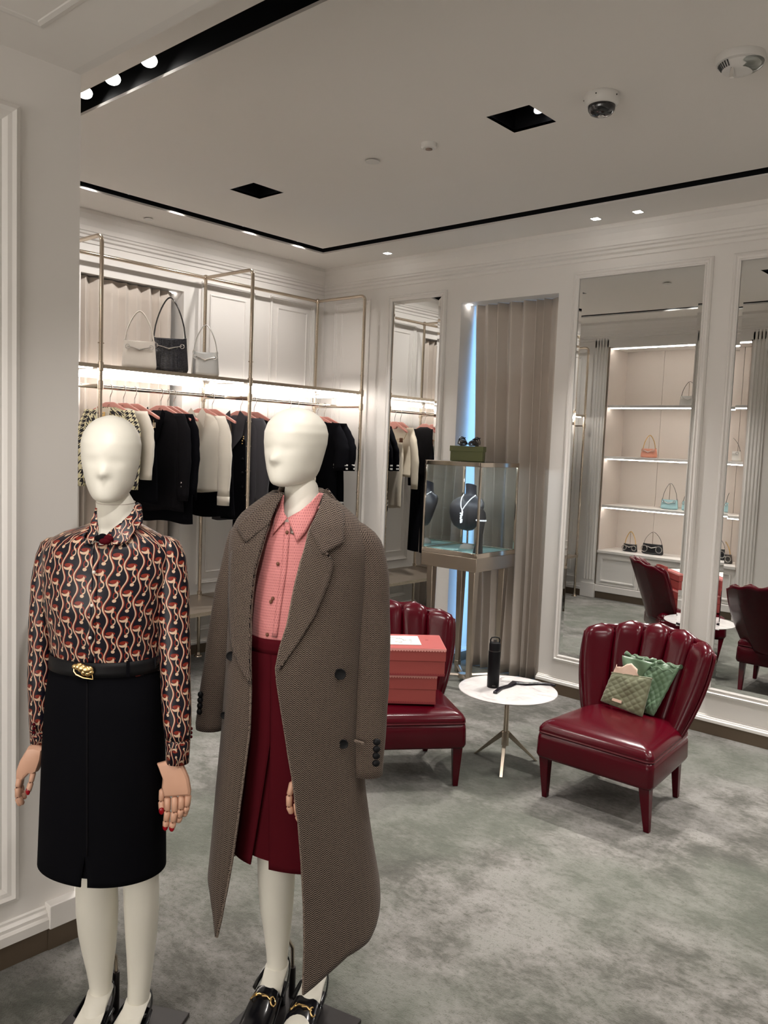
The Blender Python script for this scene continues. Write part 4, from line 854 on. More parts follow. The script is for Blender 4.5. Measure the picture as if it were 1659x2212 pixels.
# ================================================================== CHAIRS
def chair(label, loc, rz):
    t = thing('slipper_chair', label, 'chair', loc, rz, 'burgundy leather slipper chairs')
    L = M['leather']
    # seat frame: front wide, back a little narrower; rounded corners
    def foot(z0, z1, ins, n=6):
        P = []
        for (cx_, cy_, a0) in ((0.285 - ins, -0.285 + ins, -90), (0.255 - ins, 0.235 - ins, 0), (-0.255 + ins, 0.235 - ins, 90), (-0.285 + ins, -0.285 + ins, 180)):
            r = 0.03
            for k in range(n + 1):
                a = R_(a0 + 90 * k / n); s = (1 if cx_ > 0 else -1, 1 if cy_ > 0 else -1)
                P.append((cx_ - s[0] * r + r * math.cos(a), cy_ - s[1] * r + r * math.sin(a)))
        return P
    Rg = [[(x, y, z) for x, y in foot(0, 0, i)] for z, i in ((0.205, 0.02), (0.210, 0.006), (0.225, 0.0), (0.30, 0.002), (0.322, 0.006), (0.328, 0.02))]
    obj('seat_base', MB().rings(Rg), L, t, True, ang=60)
    obj('piping', MB().tube([(x, y, 0.331) for x, y in foot(0, 0, 0.008)], 0.0055, 8, True), M['leatherdark'], t, True)
    Rg = []
    for f in [i / 12 for i in range(13)]:
        z = 0.328 + 0.075 * math.sin(f * PI / 2) ** 1.0; ins = 0.004 + 0.28 * (1 - math.cos(f * PI / 2)) ** 1.7 - 0.004 * math.sin(min(1, f * 4) * PI)
        Rg.append([(x * max(0.02, (1 - ins / 0.285)), -0.02 + (y + 0.02) * max(0.02, (1 - ins / 0.285)), z) for x, y in foot(0, 0, 0.004)])
    obj('seat_cushion', MB().rings(Rg), L, t, True, ang=0)
    nch = 5
    def yc(t_): return 0.235 + 0.165 * t_ ** 1.1
    def hwid(t_): return 0.235 + 0.105 * math.sin(min(1, t_ * 1.05) * PI / 2) ** 0.9
    def bp(s, t_, zt):   # point on the curved back surface
        z = 0.30 + (zt - 0.30) * t_
        x = s * hwid(t_) * (1 - 0.05 * s * s); y = yc(t_) - 0.155 * s * s * (0.9 + 0.1 * t_)
        return Vector((x, y, z))
    def ztop(s): return 0.800 - 0.055 * abs(s) ** 2.2
    for c in range(nch):
        s0, s1 = -1 + 2 * c / nch, -1 + 2 * (c + 1) / nch; sm = (s0 + s1) / 2; hs = (s1 - s0) / 2 * 1.02; zt = ztop(sm)
        Rg = []; K = 22
        for i in range(K + 1):
            f = i / K; dome = max(0.0, (f - 0.86) / 0.14); sh = math.sqrt(max(0.0, 1 - dome ** 2.4)); t_ = f
            ring = []
            for k in range(18):
                a = 2 * PI * k / 18; ca, sa = math.cos(a), math.sin(a)
                s = sm + hs * (0.15 * (1 - sh) * 0 + max(0.04, sh ** 0.75)) * math.copysign(abs(ca) ** 0.62, ca)
                th = (0.044 if sa < 0 else 0.020) * max(0.10, sh) * (0.85 + 0.25 * math.sin(f * PI))
                P = bp(s, t_, zt); e = 1e-3; Pa, Pb = bp(s - e, t_, zt), bp(s + e, t_, zt); tx = (Pb - Pa).normalized(); nrm = Vector((0, 0, 1)).cross(tx).normalized()
                ring.append(P + nrm * (th * math.copysign(abs(sa) ** 0.75, sa)))
            Rg.append(ring)
        obj('back_channel', MB().rings(Rg), L, t, True, ang=0)
        if c: 
            pts = [bp(s0, f, ztop(s0) - 0.012) + Vector((0, -0.016, 0)) for f in [k / 14 for k in range(14)]]
            obj('channel_seam', MB().tube(pts, 0.004, 6), M['leatherdark'], t, True)
    # smooth outer back
    G = []; K = 20
    for i in range(K + 1):
        f = i / K; row = []
        for j in range(41):
            s = -1.02 + 2.04 * j / 40; zt = ztop(s) - 0.015 - 0.006 * math.cos(s * nch * PI + PI) ; P = bp(s * 1.0, f, zt); row.append(P + Vector((s * 0.006, 0.028 - 0.012 * abs(s) ** 3, 0)))
        G.append(row)
    obj('outer_back', MB().grid(G), L, t, True, solid=0.014, ang=0)
    for sx in (-1, 1):
        for (x0, y0, x1, y1, a) in ((0.245, -0.245, 0.252, -0.215, 0.024), (0.215, 0.175, 0.20, 0.245, 0.020)):
            b_ = 0.0125
            obj('leg', MB().hexa([(sx * x1 - b_, y1 - b_, 0), (sx * x1 + b_, y1 - b_, 0), (sx * x1 + b_, y1 + b_, 0), (sx * x1 - b_, y1 + b_, 0), (sx * x0 - a, y0 - a, 0.212), (sx * x0 + a, y0 - a, 0.212), (sx * x0 + a, y0 + a, 0.212), (sx * x0 - a, y0 + a, 0.212)]), M['leather'], t, bev=0.003)
    return t
chair('burgundy leather channel-back chair on the right holding the green pouches', (3.470, -1.300, 0), R_(1))
chair('burgundy leather channel-back chair behind the tweed coat holding the coral boxes', (2.521, -1.797, 0), R_(51))
# ================================================================== TABLE
TX, TY, TZ = 2.855, -1.320, 0.400
tb = thing('side_table', 'round white marble side table on a metal tripod pedestal', 'table', (TX, TY, 0))
obj('tabletop', MB().lathe([(0, TZ - 0.020), (0.20, TZ - 0.019), (0.246, TZ - 0.010), (0.256, TZ - 0.003), (0.254, TZ - 0.0005), (0.225, TZ), (0, TZ)], 64), M['marble'], tb, True, ang=25)
obj('top_plate', MB().lathe([(0, TZ - 0.028), (0.05, TZ - 0.028), (0.06, TZ - 0.0205), (0, TZ - 0.0205)], 24), M['nickel'], tb, True)
obj('stem', MB().lathe([(0, 0.10), (0.019, 0.10), (0.017, 0.17), (0.0135, 0.172), (0.012, TZ - 0.027), (0, TZ - 0.027)], 20), M['nickel'], tb, True)
for a in (-61, 59, 179):
    c, s = math.cos(R_(a)), math.sin(R_(a)); P = lambda r, w, z: (c * r - s * w, s * r + c * w, z)
    obj('foot', MB().hexa([P(0.180, -.009, 0.0), P(0.192, -.009, 0.0), P(0.192, .009, 0.0), P(0.180, .009, 0.0), P(0.006, -.010, 0.150), P(0.018, -.010, 0.175), P(0.018, .010, 0.175), P(0.006, .010, 0.150)]), M['nickel'], tb, bev=0.002)
bt = thing('water_bottle', 'matte black water bottle with loop lid on the marble table', 'bottle', (2.783, -1.352, TZ + 0.0005))
obj('body', MB().lathe([(0, 0), (0.0305, 0), (0.0315, 0.003), (0.0315, 0.186), (0.0305, 0.192), (0, 0.192)], 32), simple('bottle_black', (0.005, 0.005, 0.006), 0.4, spec=0.15), bt, True)
obj('neck_ring', MB().lathe([(0, 0.192), (0.029, 0.192), (0.029, 0.196), (0, 0.196)], 32), M['bagbrown'], bt, True)
obj('cap', MB().lathe([(0, 0.196), (0.0295, 0.196), (0.0295, 0.228), (0.027, 0.236), (0.012, 0.238), (0, 0.238)], 32), M['black'], bt, True)
obj('spout', MB().lathe([(0, 0.236), (0.009, 0.236), (0.008, 0.252), (0, 0.253)], 12), M['bagbrown'], bt, True)
obj('carry_loop', MB().tube([(-.022, 0, .232), (-.024, 0, .250), (-.018, 0, .262), (0, 0, .265), (.018, 0, .262), (.024, 0, .250), (.022, 0, .232)], 0.0035, 8).xf(rotz(YAW)), M['black'], bt, True)
obj('mark', MB().box(-.008, .008, -.0321, -.0313, 0.012, 0.016).xf(rotz(YAW)), M['bagbrown'], bt)
# black hanger lying on the table
hp = [px(u, v, 2, TZ) for u, v in ((1069, 1499), (1082, 1489), (1100, 1484), (1111, 1477), (1135, 1480), (1165, 1479), (1190, 1481), (1199, 1484))]
hg = thing('black_hanger', 'glossy black clothes hanger lying on the marble table', 'hanger', (hp[3][0], hp[3][1], TZ))
Rg = []
for i, p in enumerate(hp):
    a, b_ = hp[max(0, i - 1)], hp[min(len(hp) - 1, i + 1)]; d = Vector((b_[0] - a[0], b_[1] - a[1], 0)).normalized(); nn = Vector((-d.y, d.x, 0)); w = (0.012, 0.012, 0.013, 0.024, 0.015, 0.011, 0.010, 0.009)[i]
    o_ = Vector((p[0] - hp[3][0], p[1] - hp[3][1], 0)); Rg.append([o_ - nn * w + Vector((0, 0, 0.001)), o_ + nn * w + Vector((0, 0, .001)), o_ + nn * w * .8 + Vector((0, 0, 0.013)), o_ - nn * w * .8 + Vector((0, 0, .013))])
obj('hanger_body', MB().rings(Rg), simple('gloss_black', (0.008, 0.006, 0.010), 0.15), hg, bev=0.003)
hk = [px(u, v, 2, TZ) for u, v in ((1108, 1476), (1095, 1474), (1084, 1472), (1080, 1469), (1083, 1466.5), (1089, 1466))]
obj('hook', MB().tube([(p[0] - hp[3][0], p[1] - hp[3][1], 0.006) for p in hk], 0.002, 6), M['silver'], hg, True)
# ================================================================== BOXES ON THE LEFT CHAIR
def cbox(label, corner, rz, w, d, h, hl, group='coral boxes with scalloped trim'):
    """corner: front right bottom corner in world"""
    c, s = math.cos(rz), math.sin(rz); cx_, cy_ = corner[0] - c * w / 2 - s * d / 2, corner[1] - s * w / 2 + c * d / 2
    t = thing('gift_box', label, 'box', (cx_, cy_, corner[2]), rz, group)
    a, b_ = w / 2, d / 2
    obj('box_base', MB().box(-a + .003, a - .003, -b_ + .003, b_ - .003, 0, h - hl + 0.004), M['coral'], t, bev=0.0015)
    ld = obj('lid', MB().box(-a, a, -b_, b_, h - hl, h), M['coral'], t, bev=0.0015)
    for z0, dirn, n, mt, pr_ in ((h - 0.006, -1, 30, 'coralpale', ld), (0.004, 1, 34, 'coraldark', t)):
        mb = MB(); off = 0 if pr_ is ld else 0.003
        for side in range(4):
            Lh = (a if side % 2 == 0 else b_) - off; Dh = (b_ if side % 2 == 0 else a) - off; nn = int(n * Lh / a); R2 = rotz(side * PI / 2); q = MB()
            q.box(-Lh, Lh, -Dh - .0012, -Dh, z0 - .004, z0 + .004)
            for k in range(nn):
                x = -Lh + (k + .5) * 2 * Lh / nn; r = Lh / nn * .8
                V = [(x + r * math.cos(PI * j / 5), -Dh - .0016, z0 + dirn * (0.003 + r * math.sin(PI * j / 5) * 1.1)) for j in range(6)]
                q.add(V, [tuple(range(6))])
            q.xf(R2); mb.add(q.V, q.F)
        obj('scallop_trim', mb, M[mt], pr_, kind='stuff')
    return t
BR = R_(44); cs_, sn_ = math.cos(BR), math.sin(BR); fr = (2.775, -1.822)
cbox('lower coral gift box of the stack on the left chair', (fr[0], fr[1], 0.404), BR, 0.385, 0.285, 0.142, 0.070)
fr2 = (fr[0] + cs_ * 0.036 - sn_ * -0.012, fr[1] + sn_ * 0.036 + cs_ * -0.012)
ub = cbox('upper coral gift box of the stack with a paper on its lid', (fr2[0], fr2[1], 0.5465), BR + R_(1), 0.405, 0.285, 0.134, 0.062)
zt = 0.5465 + 0.134
pp = thing('order_slip', 'white paper slip with pencil sketch on the upper coral box', 'paper', (ub.location.x - 0.035, ub.location.y - 0.03, zt + 0.0006), BR + R_(2))
obj('sheet', MB().grid([[(x, y, 0.0012 + 0.004 * max(0, x - .05) * 8 * max(0, y)) for x in (-.15, -.05, .05, .10, .135)] for y in (-.085, 0, .07, .095)]), M['paper'], pp, True, solid=0.0008)
rd = random.Random(3); mb = MB()
for k in range(9):
    x, y = rd.uniform(-.08, .06), rd.uniform(-.05, .05); mb.tube([(x + j * .012, y + .006 * math.sin(j * 1.3 + k), .0032) for j in range(4)], 0.0006, 4)
mb.tube([(.035, .04, .0034), (.05, .02, .0034), (.058, -.02, .0034)], 0.0009, 4).tube([(-.03, .045, .0034), (.035, .04, .0034)], 0.0007, 4)
for k in range(8): mb.box(.085 + (k % 2) * .006, .0875 + (k % 2) * .006, -.05 + k * .011, -.043 + k * .011, .0032, .0036)
obj('writing', mb, M['ink'], pp)
obj('lid_mark', MB().box(.12, .135, .03, .036, zt - 0.5465 - .0001 , zt - .5465 + .0006), M['coraldark'], ub)
# open box leaning at the back of the left chair and crumpled tissue (seen in the mirror)
c53, s53 = math.cos(R_(51)), math.sin(R_(51))
def c1(x, y): return (2.521 + c53 * x - s53 * y, -1.797 + s53 * x + c53 * y)
q = (2.423, -1.734)
lb = thing('open_box', 'tall coral box lid standing upright on the left chair, seen in the mirror', 'box', (q[0], q[1], 0.407), BR)
obj('panel', MB().box(-.19, -.03, -.004, .004, 0, .31), M['coral'], lb, bev=.001)
for x in (-.19, -.033): obj('side_flap', MB().box(x, x + .003, .004, .030, 0, .31), M['coral'], lb, bev=.001)
# ================================================================== QUILTED POUCHES ON THE RIGHT CHAIR
def quilt(P, nu, nv, cells, puff, depth, wave=0.0, seed=1):
    """P: four corners BL, BR, TR, TL; returns a closed pillow with diamond quilting on the front"""
    BL, BRr, TR, TL = [Vector(p) for p in P]; nrm = (BRr - BL).cross(TL - BL).normalized()
    rd = random.Random(seed); p1, p2 = rd.uniform(0, 6), rd.uniform(0, 6)
    def pt(a, b, side):
        base = (BL * (1 - a) + BRr * a) * (1 - b) + (TL * (1 - a) + TR * a) * b
        e = (1 - (2 * a - 1) ** 4) * (1 - (2 * b - 1) ** 4)
        d1, d2 = (a * cells + b * cells * .95), (a * cells - b * cells * .95)
        qf = (abs(math.sin(PI * d1)) * abs(math.sin(PI * d2))) ** 0.5
        w = wave * (math.sin(a * 9 + p1) * math.sin(b * 7 + p2)) * e
        return base + nrm * side * (depth * e ** 0.5 + puff * qf * (e ** .3)) + nrm * w
    F_ = [[pt(i / nu, j / nv, 1) for i in range(nu + 1)] for j in range(nv + 1)]; B_ = [[pt(i / nu, j / nv, -1) for i in range(nu + 1)] for j in range(nv + 1)]
    mb = MB().grid(F_, lambda j, i: (i / nu, j / nv)); mb.grid([r[::-1] for r in B_]); return mb, nrm
A_ = [px(1297, 1514, 2, 0.412), px(1388, 1549, 2, 0.400), px(1409, 1466, 1, -1.185), px(1322, 1453, 1, -1.150)]
mb, nm = quilt(A_, 66, 66, 5.2, 0.0045, 0.016, 0.006, 2)
org = A_[0]; nmv = nm
def rel(mb, o): return mb.move((-o[0], -o[1], -o[2]))
sp = thing('quilted_pouch', 'small sage green quilted satin pouch leaning on the right chair', 'pouch', tuple(org))
obj('pouch_body', rel(mb, org), M['sage'], sp, True, ang=0)
def on(P, a, b, off): BL, BRr, TR, TL = [Vector(p) for p in P]; return (BL * (1 - a) + BRr * a) * (1 - b) + (TL * (1 - a) + TR * a) * b + nmv * off
obj('piping', rel(MB().tube([on(A_, a, b, 0.002) for a, b in ((0, 1), (.25, 1), (.5, 1), (.75, 1), (1, 1))], 0.004, 6), org), M['sage'], sp, True)
q_ = [on(A_, a, b, 0.024) for a, b in ((.30, .17), (.52, .17), (.52, .245), (.30, .245))]; q2 = [on(A_, a, b, 0.018) for a, b in ((.30, .17), (.52, .17), (.52, .245), (.30, .245))]
obj('metal_tag', rel(MB().hexa(q2 + q_), org), M['tissue'], sp)
tp = [on(A_, a, b, o_) for a, b, o_ in ((.05, .93, .0), (.70, .95, .0), (.62, 1.12, -.01), (.42, 1.30, .004), (.28, 1.18, -.012), (.05, 1.34, .0))]
G = [[Vector(tp[0]).lerp(tp[1], i / 8) for i in range(9)]]
top_ = [on(A_, a, b, o_) for a, b, o_ in ((.02, 1.30, .0), (.10, 1.22, .01), (.20, 1.24, -.006), (.30, 1.33, .008), (.40, 1.36, -.004), (.50, 1.30, .01), (.58, 1.20, 0), (.64, 1.10, .008), (.70, 1.0, 0))]
for k in range(1, 6): G.append([G[0][i].lerp(top_[i], k / 5) + nmv * 0.005 * math.sin(i * 2.1 + k) for i in range(9)])
obj('tissue_paper', rel(MB().grid(G), org), M['tissue'], sp, True, solid=0.001, ang=0, label='peach tissue paper sticking out of the pouch')
B4 = [px(1352, 1530, 2, 0.402), px(1412, 1547, 2, 0.399), px(1470, 1441, 1, -1.045), px(1352, 1412, 1, -1.035)]
B4[0] = B4[0] + np.array([0, 0.03, 0]); B4[1] = B4[1] + np.array([0.0, 0.0, 0])
mb, nmv = quilt(B4, 72, 72, 7.0, 0.0045, 0.013, 0.010, 5)
org = B4[0]
lp = thing('drawstring_pouch', 'large green quilted satin drawstring pouch on the right chair', 'pouch', tuple(org))
obj('pouch_body', rel(mb, org), M['gsatin'], lp, True, ang=0)
obj('ruffled_hem', rel(MB().tube([on(B4, a, 0.99 + 0.02 * math.sin(a * 40), 0.008 * math.sin(a * 31)) for a in [k / 30 for k in range(31)]], [0.010 + 0.003 * math.sin(k * 1.7) for k in range(31)], 8), org), M['gsatin'], lp, True)
G = [[on(B4, a, b, 0.026 + 0.008 * math.sin(a * 14 + b * 9) * (1 - a)) for a in [k / 16 * (0.62 - 0.45 * (1 - b) * 1.2) + 0.0 for k in range(17)]] for b in [0.55 + 0.4 * k / 10 for k in range(11)]]
obj('satin_fold', rel(MB().grid(G), org), M['gsatin'], lp, True, solid=0.002, ang=0)
obj('drawcord', rel(MB().tube([on(B4, a, 0.88 + 0.02 * math.sin(a * 30), 0.024) for a in [0.3 + .68 * k / 20 for k in range(21)]], 0.003, 6), org), M['gsatin'], lp, True)
# ================================================================== MANNEQUINS
FW = np.array([-math.sin(YAW), math.cos(YAW), 0.0]); RT = np.array([math.cos(YAW), math.sin(YAW), 0.0])
class Fig:
    """local frame: x to the picture's right, y away from the camera, z up; origin on the floor under the figure"""
    def __init__(s, name, label, u0, D, group=None):
        s.D = D; d = ray(u0, 1000); s.o = CP + d * (D / (d @ FW)); s.o[2] = 0
        s.t = thing(name, label, 'mannequin', tuple(s.o), YAW, group)
    def q(s, u, v, dy=0.0):
        d = ray(u, v); w = CP + d * ((s.D + dy) / (d @ FW)) - s.o
        return Vector((w @ RT, dy, w[2]))
    def prof(s, rows, dy=0.0):
        R = []
        for r in rows:
            v, a, b_, bb = r[:4]; y0 = dy + (r[4] if len(r) > 4 else 0); A, B = s.q(a, v, y0), s.q(b_, v, y0)
            R.append(((A.z + B.z) / 2, (A.x + B.x) / 2, (B.x - A.x) / 2, bb, y0))
        R.sort(key=lambda r: r[0]); return np.array(R)
def at_(Pf, z): return [float(np.interp(z, Pf[:, 0], Pf[:, k])) for k in (1, 2, 3, 4)]
def surf(F, Pf, u, v, off=0.0):   # point of the front of a profile seen at pixel u,v
    y = -0.1
    for _ in range(6):
        P = F.q(u, v, y); cx_, a, b_, y0 = at_(Pf, P.z); k = max(0.0, 1 - ((P.x - cx_) / a) ** 2); y = y0 - b_ * math.sqrt(k) - off
    return F.q(u, v, y)
def patch(F, Pf, A, B, n=24, m=6, off=0.006, offB=None):
    def rs(L):
        L = [Vector((*p, 0)) for p in L]; ds = [0]
        for i in range(1, len(L)): ds.append(ds[-1] + (L[i] - L[i - 1]).length)
        out = []
        for k in range(n + 1):
            s_ = ds[-1] * k / n; out.append((float(np.interp(s_, ds, [p.x for p in L])), float(np.interp(s_, ds, [p.y for p in L]))))
        return out
    a, b_ = rs(A), rs(B); G = []
    for i in range(n + 1):
        row = []
        for j in range(m + 1):
            f = j / m; o = off if offB is None else off + (offB - off) * f
            row.append(surf(F, Pf, a[i][0] * (1 - f) + b_[i][0] * f, a[i][1] * (1 - f) + b_[i][1] * f, o))
        G.append(row)
    return MB().grid(G, lambda i, j: (G[min(i, n)][min(j, m)].x, G[min(i, n)][min(j, m)].z))
def shell(F, Pf, zt, zh, thR=lambda z: 0.0, thL=lambda z: 0.0, n=64, m=40, fold=0.0, fn=5, seed=0.0, infl=0.0):
    """zt,zh: top and hem height as functions of t in [0,1] round the body; thR/thL: opening angles"""
    G = []
    for i in range(m + 1):
        row = []
        for j in range(n + 1):
            t = j / n; z = zt(t) + (zh(t) - zt(t)) * i / m; a0, a1 = thR(z), 2 * PI + thL(z); th = a0 + (a1 - a0) * t
            cx_, a, b_, y0 = at_(Pf, z); k = 1 + fold * min(1, i / m + .15) * math.sin(fn * th + seed + 0.6 * math.sin(2 * th)) + infl
            row.append(Vector((cx_ + a * k * math.sin(th), y0 - b_ * k * math.cos(th), z)))
        G.append(row)
    def uv(i, j):
        i, j = min(i, m), min(j, n); p = G[i][j]; cx_, a, b_, y0 = at_(Pf, p.z); t = j / n; z = p.z; th = thR(z) + (2 * PI + thL(z) - thR(z)) * t
        return (th * 0.16, z)
    return MB().grid(G, uv), G
def sleeve(F, rows, dy, b_of=0.9, n=28, K=30, wob=0.04, seed=0.0, capv=None):
    Pf = F.prof([(v, a, b_, 0, d) for v, a, b_, d in rows], dy); zs = Pf[:, 0]; Rg = []
    for i in range(K + 1):
        z = zs[-1] + (zs[0] - zs[-1]) * i / K; cx_, a, _, y0 = at_(Pf, z); f = i / K
        a2 = a * (1 + wob * math.sin(z * 46 + seed)); bb = a * b_of * (1 + wob * math.cos(z * 39 + seed))
        Rg.append([Vector((cx_ + a2 * math.cos(2 * PI * k / n), y0 + bb * math.sin(2 * PI * k / n), z)) for k in range(n)])
    if capv:
        top = F.q(capv[0], capv[1], dy); Rg = [[top.lerp(p, 0.02 + 0 * j) for j, p in enumerate(Rg[0])]] + [[top.lerp(p, 0.55) + Vector((0, 0, .004)) for p in Rg[0]]] + Rg
    zz = [r[0].z for r in Rg]
    return MB().rings(Rg, True, False, lambda i, j: (j / n * 0.30, Rg[min(i, len(Rg) - 1)][0].z)), Rg
def head(F, cu, vtop, vchin, yaw, dy, sc=1.0):
    T = F.q(cu, vtop, dy); Cn = F.q(cu, vchin, dy); H = T.z - Cn.z; k = H / 0.215
    tab = [(0.0, .010, .064, -.044), (.02, .024, .078, -.020), (.05, .037, .085, .034), (.09, .0445, .0875, .060), (.13, .0495, .089, .070), (.20, .0565, .090, .077), (.30, .062, .0915, .083), (.42, .0685, .092, .087), (.55, .0725, .0925, .096), (.68, .0735, .090, .098), (.79, .068, .080, .090), (.88, .056, .064, .074), (.945, .040, .044, .053), (.985, .021, .022, .028), (1.0, .004, .004, .006)]
    ts = [r[0] for r in tab]; Rg = []; n = 48; K = 44
    for i in range(K + 1):
        f = 1 - (1 - i / K) ** 1.0; t = f if f < .9 else .9 + .1 * math.sin((f - .9) / .1 * PI / 2)
        w = interp(t, ts, [r[1] for r in tab]); df = interp(t, ts, [r[2] for r in tab]); db = interp(t, ts, [r[3] for r in tab]); ring = []
        cyy = (db - df) / 2; hy = (df + db) / 2
        for j in range(n):
            a = 2 * PI * j / n; s, c = math.sin(a), -math.cos(a)
            wk = w * (0.90 if c < 0 else 1.0) if False else w
            x = wk * math.copysign(abs(s) ** 0.92, s); y = cyy + hy * math.copysign(abs(c) ** 0.92, c)
            if c < 0:   # face: nose and shallow brow
                tt = t - .335; sl_ = .095 if tt > 0 else .040
                y -= 0.018 * math.exp(-(x / .0115) ** 2) * math.exp(-(tt / sl_) ** 2) * (-c)
                y += 0.0035 * math.exp(-((abs(x) - .030) / .018) ** 2) * math.exp(-((t - .47) / .06) ** 2)
                y -= 0.003 * math.exp(-(x / .02) ** 2) * math.exp(-((t - .6) / .07) ** 2)
            ring.append(Vector((x * k * sc, y * k * sc, 0)))
        Rg.append([Vector((p.x * math.cos(yaw) - p.y * math.sin(yaw) + T.x, p.x * math.sin(yaw) + p.y * math.cos(yaw) + dy, Cn.z + H * t)) for p in ring])
    return MB().rings(Rg), T, Cn
def limb(F, rows, n=24, K=30):
    """rows: (v, uL, uR, depth ratio, dy)"""
    R = []
    for v, a, b_, r, d in rows:
        A, B = F.q(a, v, d), F.q(b_, v, d); R.append(((A.x + B.x) / 2, d, (A.z + B.z) / 2, (B.x - A.x) / 2, r * (B.x - A.x) / 2))
    L = list(range(len(R))); Rg = []
    for i in range(K + 1):
        q = i / K * (len(R) - 1); x, y, z, a, b_ = [interp(q, L, [r[c] for r in R]) for c in range(5)]
        Rg.append([Vector((x + a * math.cos(2 * PI * k / n), y + b_ * math.sin(2 * PI * k / n), z)) for k in range(n)])
    return Rg
def foot_rings(x, y, z, ang, L=0.17, drop=0.115, n=24):
    """instep to toes, from the ankle at x,y,z, pointing along ang (0 = towards the camera)"""
    Rg = []; dx, dy = math.sin(ang), -math.cos(ang)
    for f, w, h_, zz in ((0.0, .032, .040, 0), (.12, .033, .046, -.030), (.28, .036, .043, -.058), (.48, .040, .034, -.085), (.70, .042, .024, -.102), (.88, .034, .016, -.110), (1.0, .012, .007, -.113)):
        cx_, cy_, cz = x + dx * L * f, y + dy * L * f, z + zz * drop / .115; tilt = (0.0, .5, .8, .9, 1.2, 1.4, 1.5)[int(round(f * 6)) if f < 1 else 6]
        u = Vector((dy, -dx, 0)) * -1; up = Vector((-dx * math.sin(tilt) * -1 * -1, -dy * math.sin(tilt), math.cos(tilt))) if False else None
        tz = tilt; vup = Vector((-dx * math.cos(tz), -dy * math.cos(tz), math.sin(tz)))   # ring plane leans from horizontal to vertical
        Rg.append([Vector((cx_, cy_, cz)) + u * (w * math.cos(2 * PI * k / n)) + vup * (h_ * math.sin(2 * PI * k / n)) for k in range(n)])
    return Rg
def fingers(mb, base, tip_pts, r): mb.tube(tip_pts, r, 10)
# ------------------------------------------------------------------ left mannequin
A = Fig('mannequin', 'white mannequin in a chain-print blouse and black belted skirt', 240, 2.15, 'female mannequins on base plates'); q = A.q
mb, T, Cn = head(A, 241, 897, 1083, R_(7), 0.0, 0.97)
hd = obj('head', mb, M['skin'], A.t, True, ang=0)
obj('face_seam', MB().tube([T + Vector((0.047 + .012 * math.sin(f * PI), 0.004 - .05 * math.sin(f * PI) * 1.0, -0.012 - 0.175 * f)) for f in [k / 16 for k in range(17)]], 0.0006, 5), M['taupe'], hd, True)
legs = []
bodyA = MB()
neck = limb(A, [(1060, 222, 276, .8, 0.012), (1085, 209, 290, 1.0, .016), (1110, 210, 294, .95, .014), (1140, 208, 300, .9, .012), (1180, 180, 330, .8, 0.0), (1260, 130, 345, .6, 0), (1400, 140, 330, .6, 0), (1500, 130, 335, .6, 0), (1560, 130, 335, .6, 0)])
bodyA.rings(neck)
for rows, ang in (([(1540, 140, 232, .9, 0), (1700, 150, 245, .9, 0), (1850, 163, 252, .95, 0), (1900, 165, 252, 1, 0.0), (1960, 166, 253.5, 1.05, .006), (2010, 171, 252, 1.05, .010), (2050, 179, 249, 1.05, .010), (2090, 188, 244, 1.05, .008), (2118, 193, 241, 1.05, .005), (2141, 195, 239, 1.1, .0)], R_(-14)),
                  ([(1540, 245, 335, .9, 0), (1700, 255, 340, .9, 0), (1850, 266, 341, .95, 0), (1900, 267, 342, 1, .0), (1960, 269, 343, 1.05, .006), (2020, 272, 338, 1.05, .010), (2070, 275, 332, 1.05, .008), (2120, 277, 326, 1.05, .004), (2160, 276, 321, 1.1, .0)], R_(-16))):
    Rg = limb(A, rows, 24, 40); e = Rg[-1]; c = sum(e, Vector()) / 24; bodyA.rings(Rg); bodyA.rings(foot_rings(c.x, c.y, c.z + .004, ang, drop=c.z - 0.018)); legs.append((c, ang))
bd = obj('body', bodyA, M['skin'], A.t, True, ang=0)
obj('neck_joint', MB().tube([sum(neck[4], Vector()) / 24 + Vector((0.0497 * math.cos(a), .0497 * math.sin(a), 0.003 + .004 * math.sin(a))) for a in [2 * PI * k / 32 for k in range(32)]], 0.0010, 5, True), M['taupe'], bd, True)
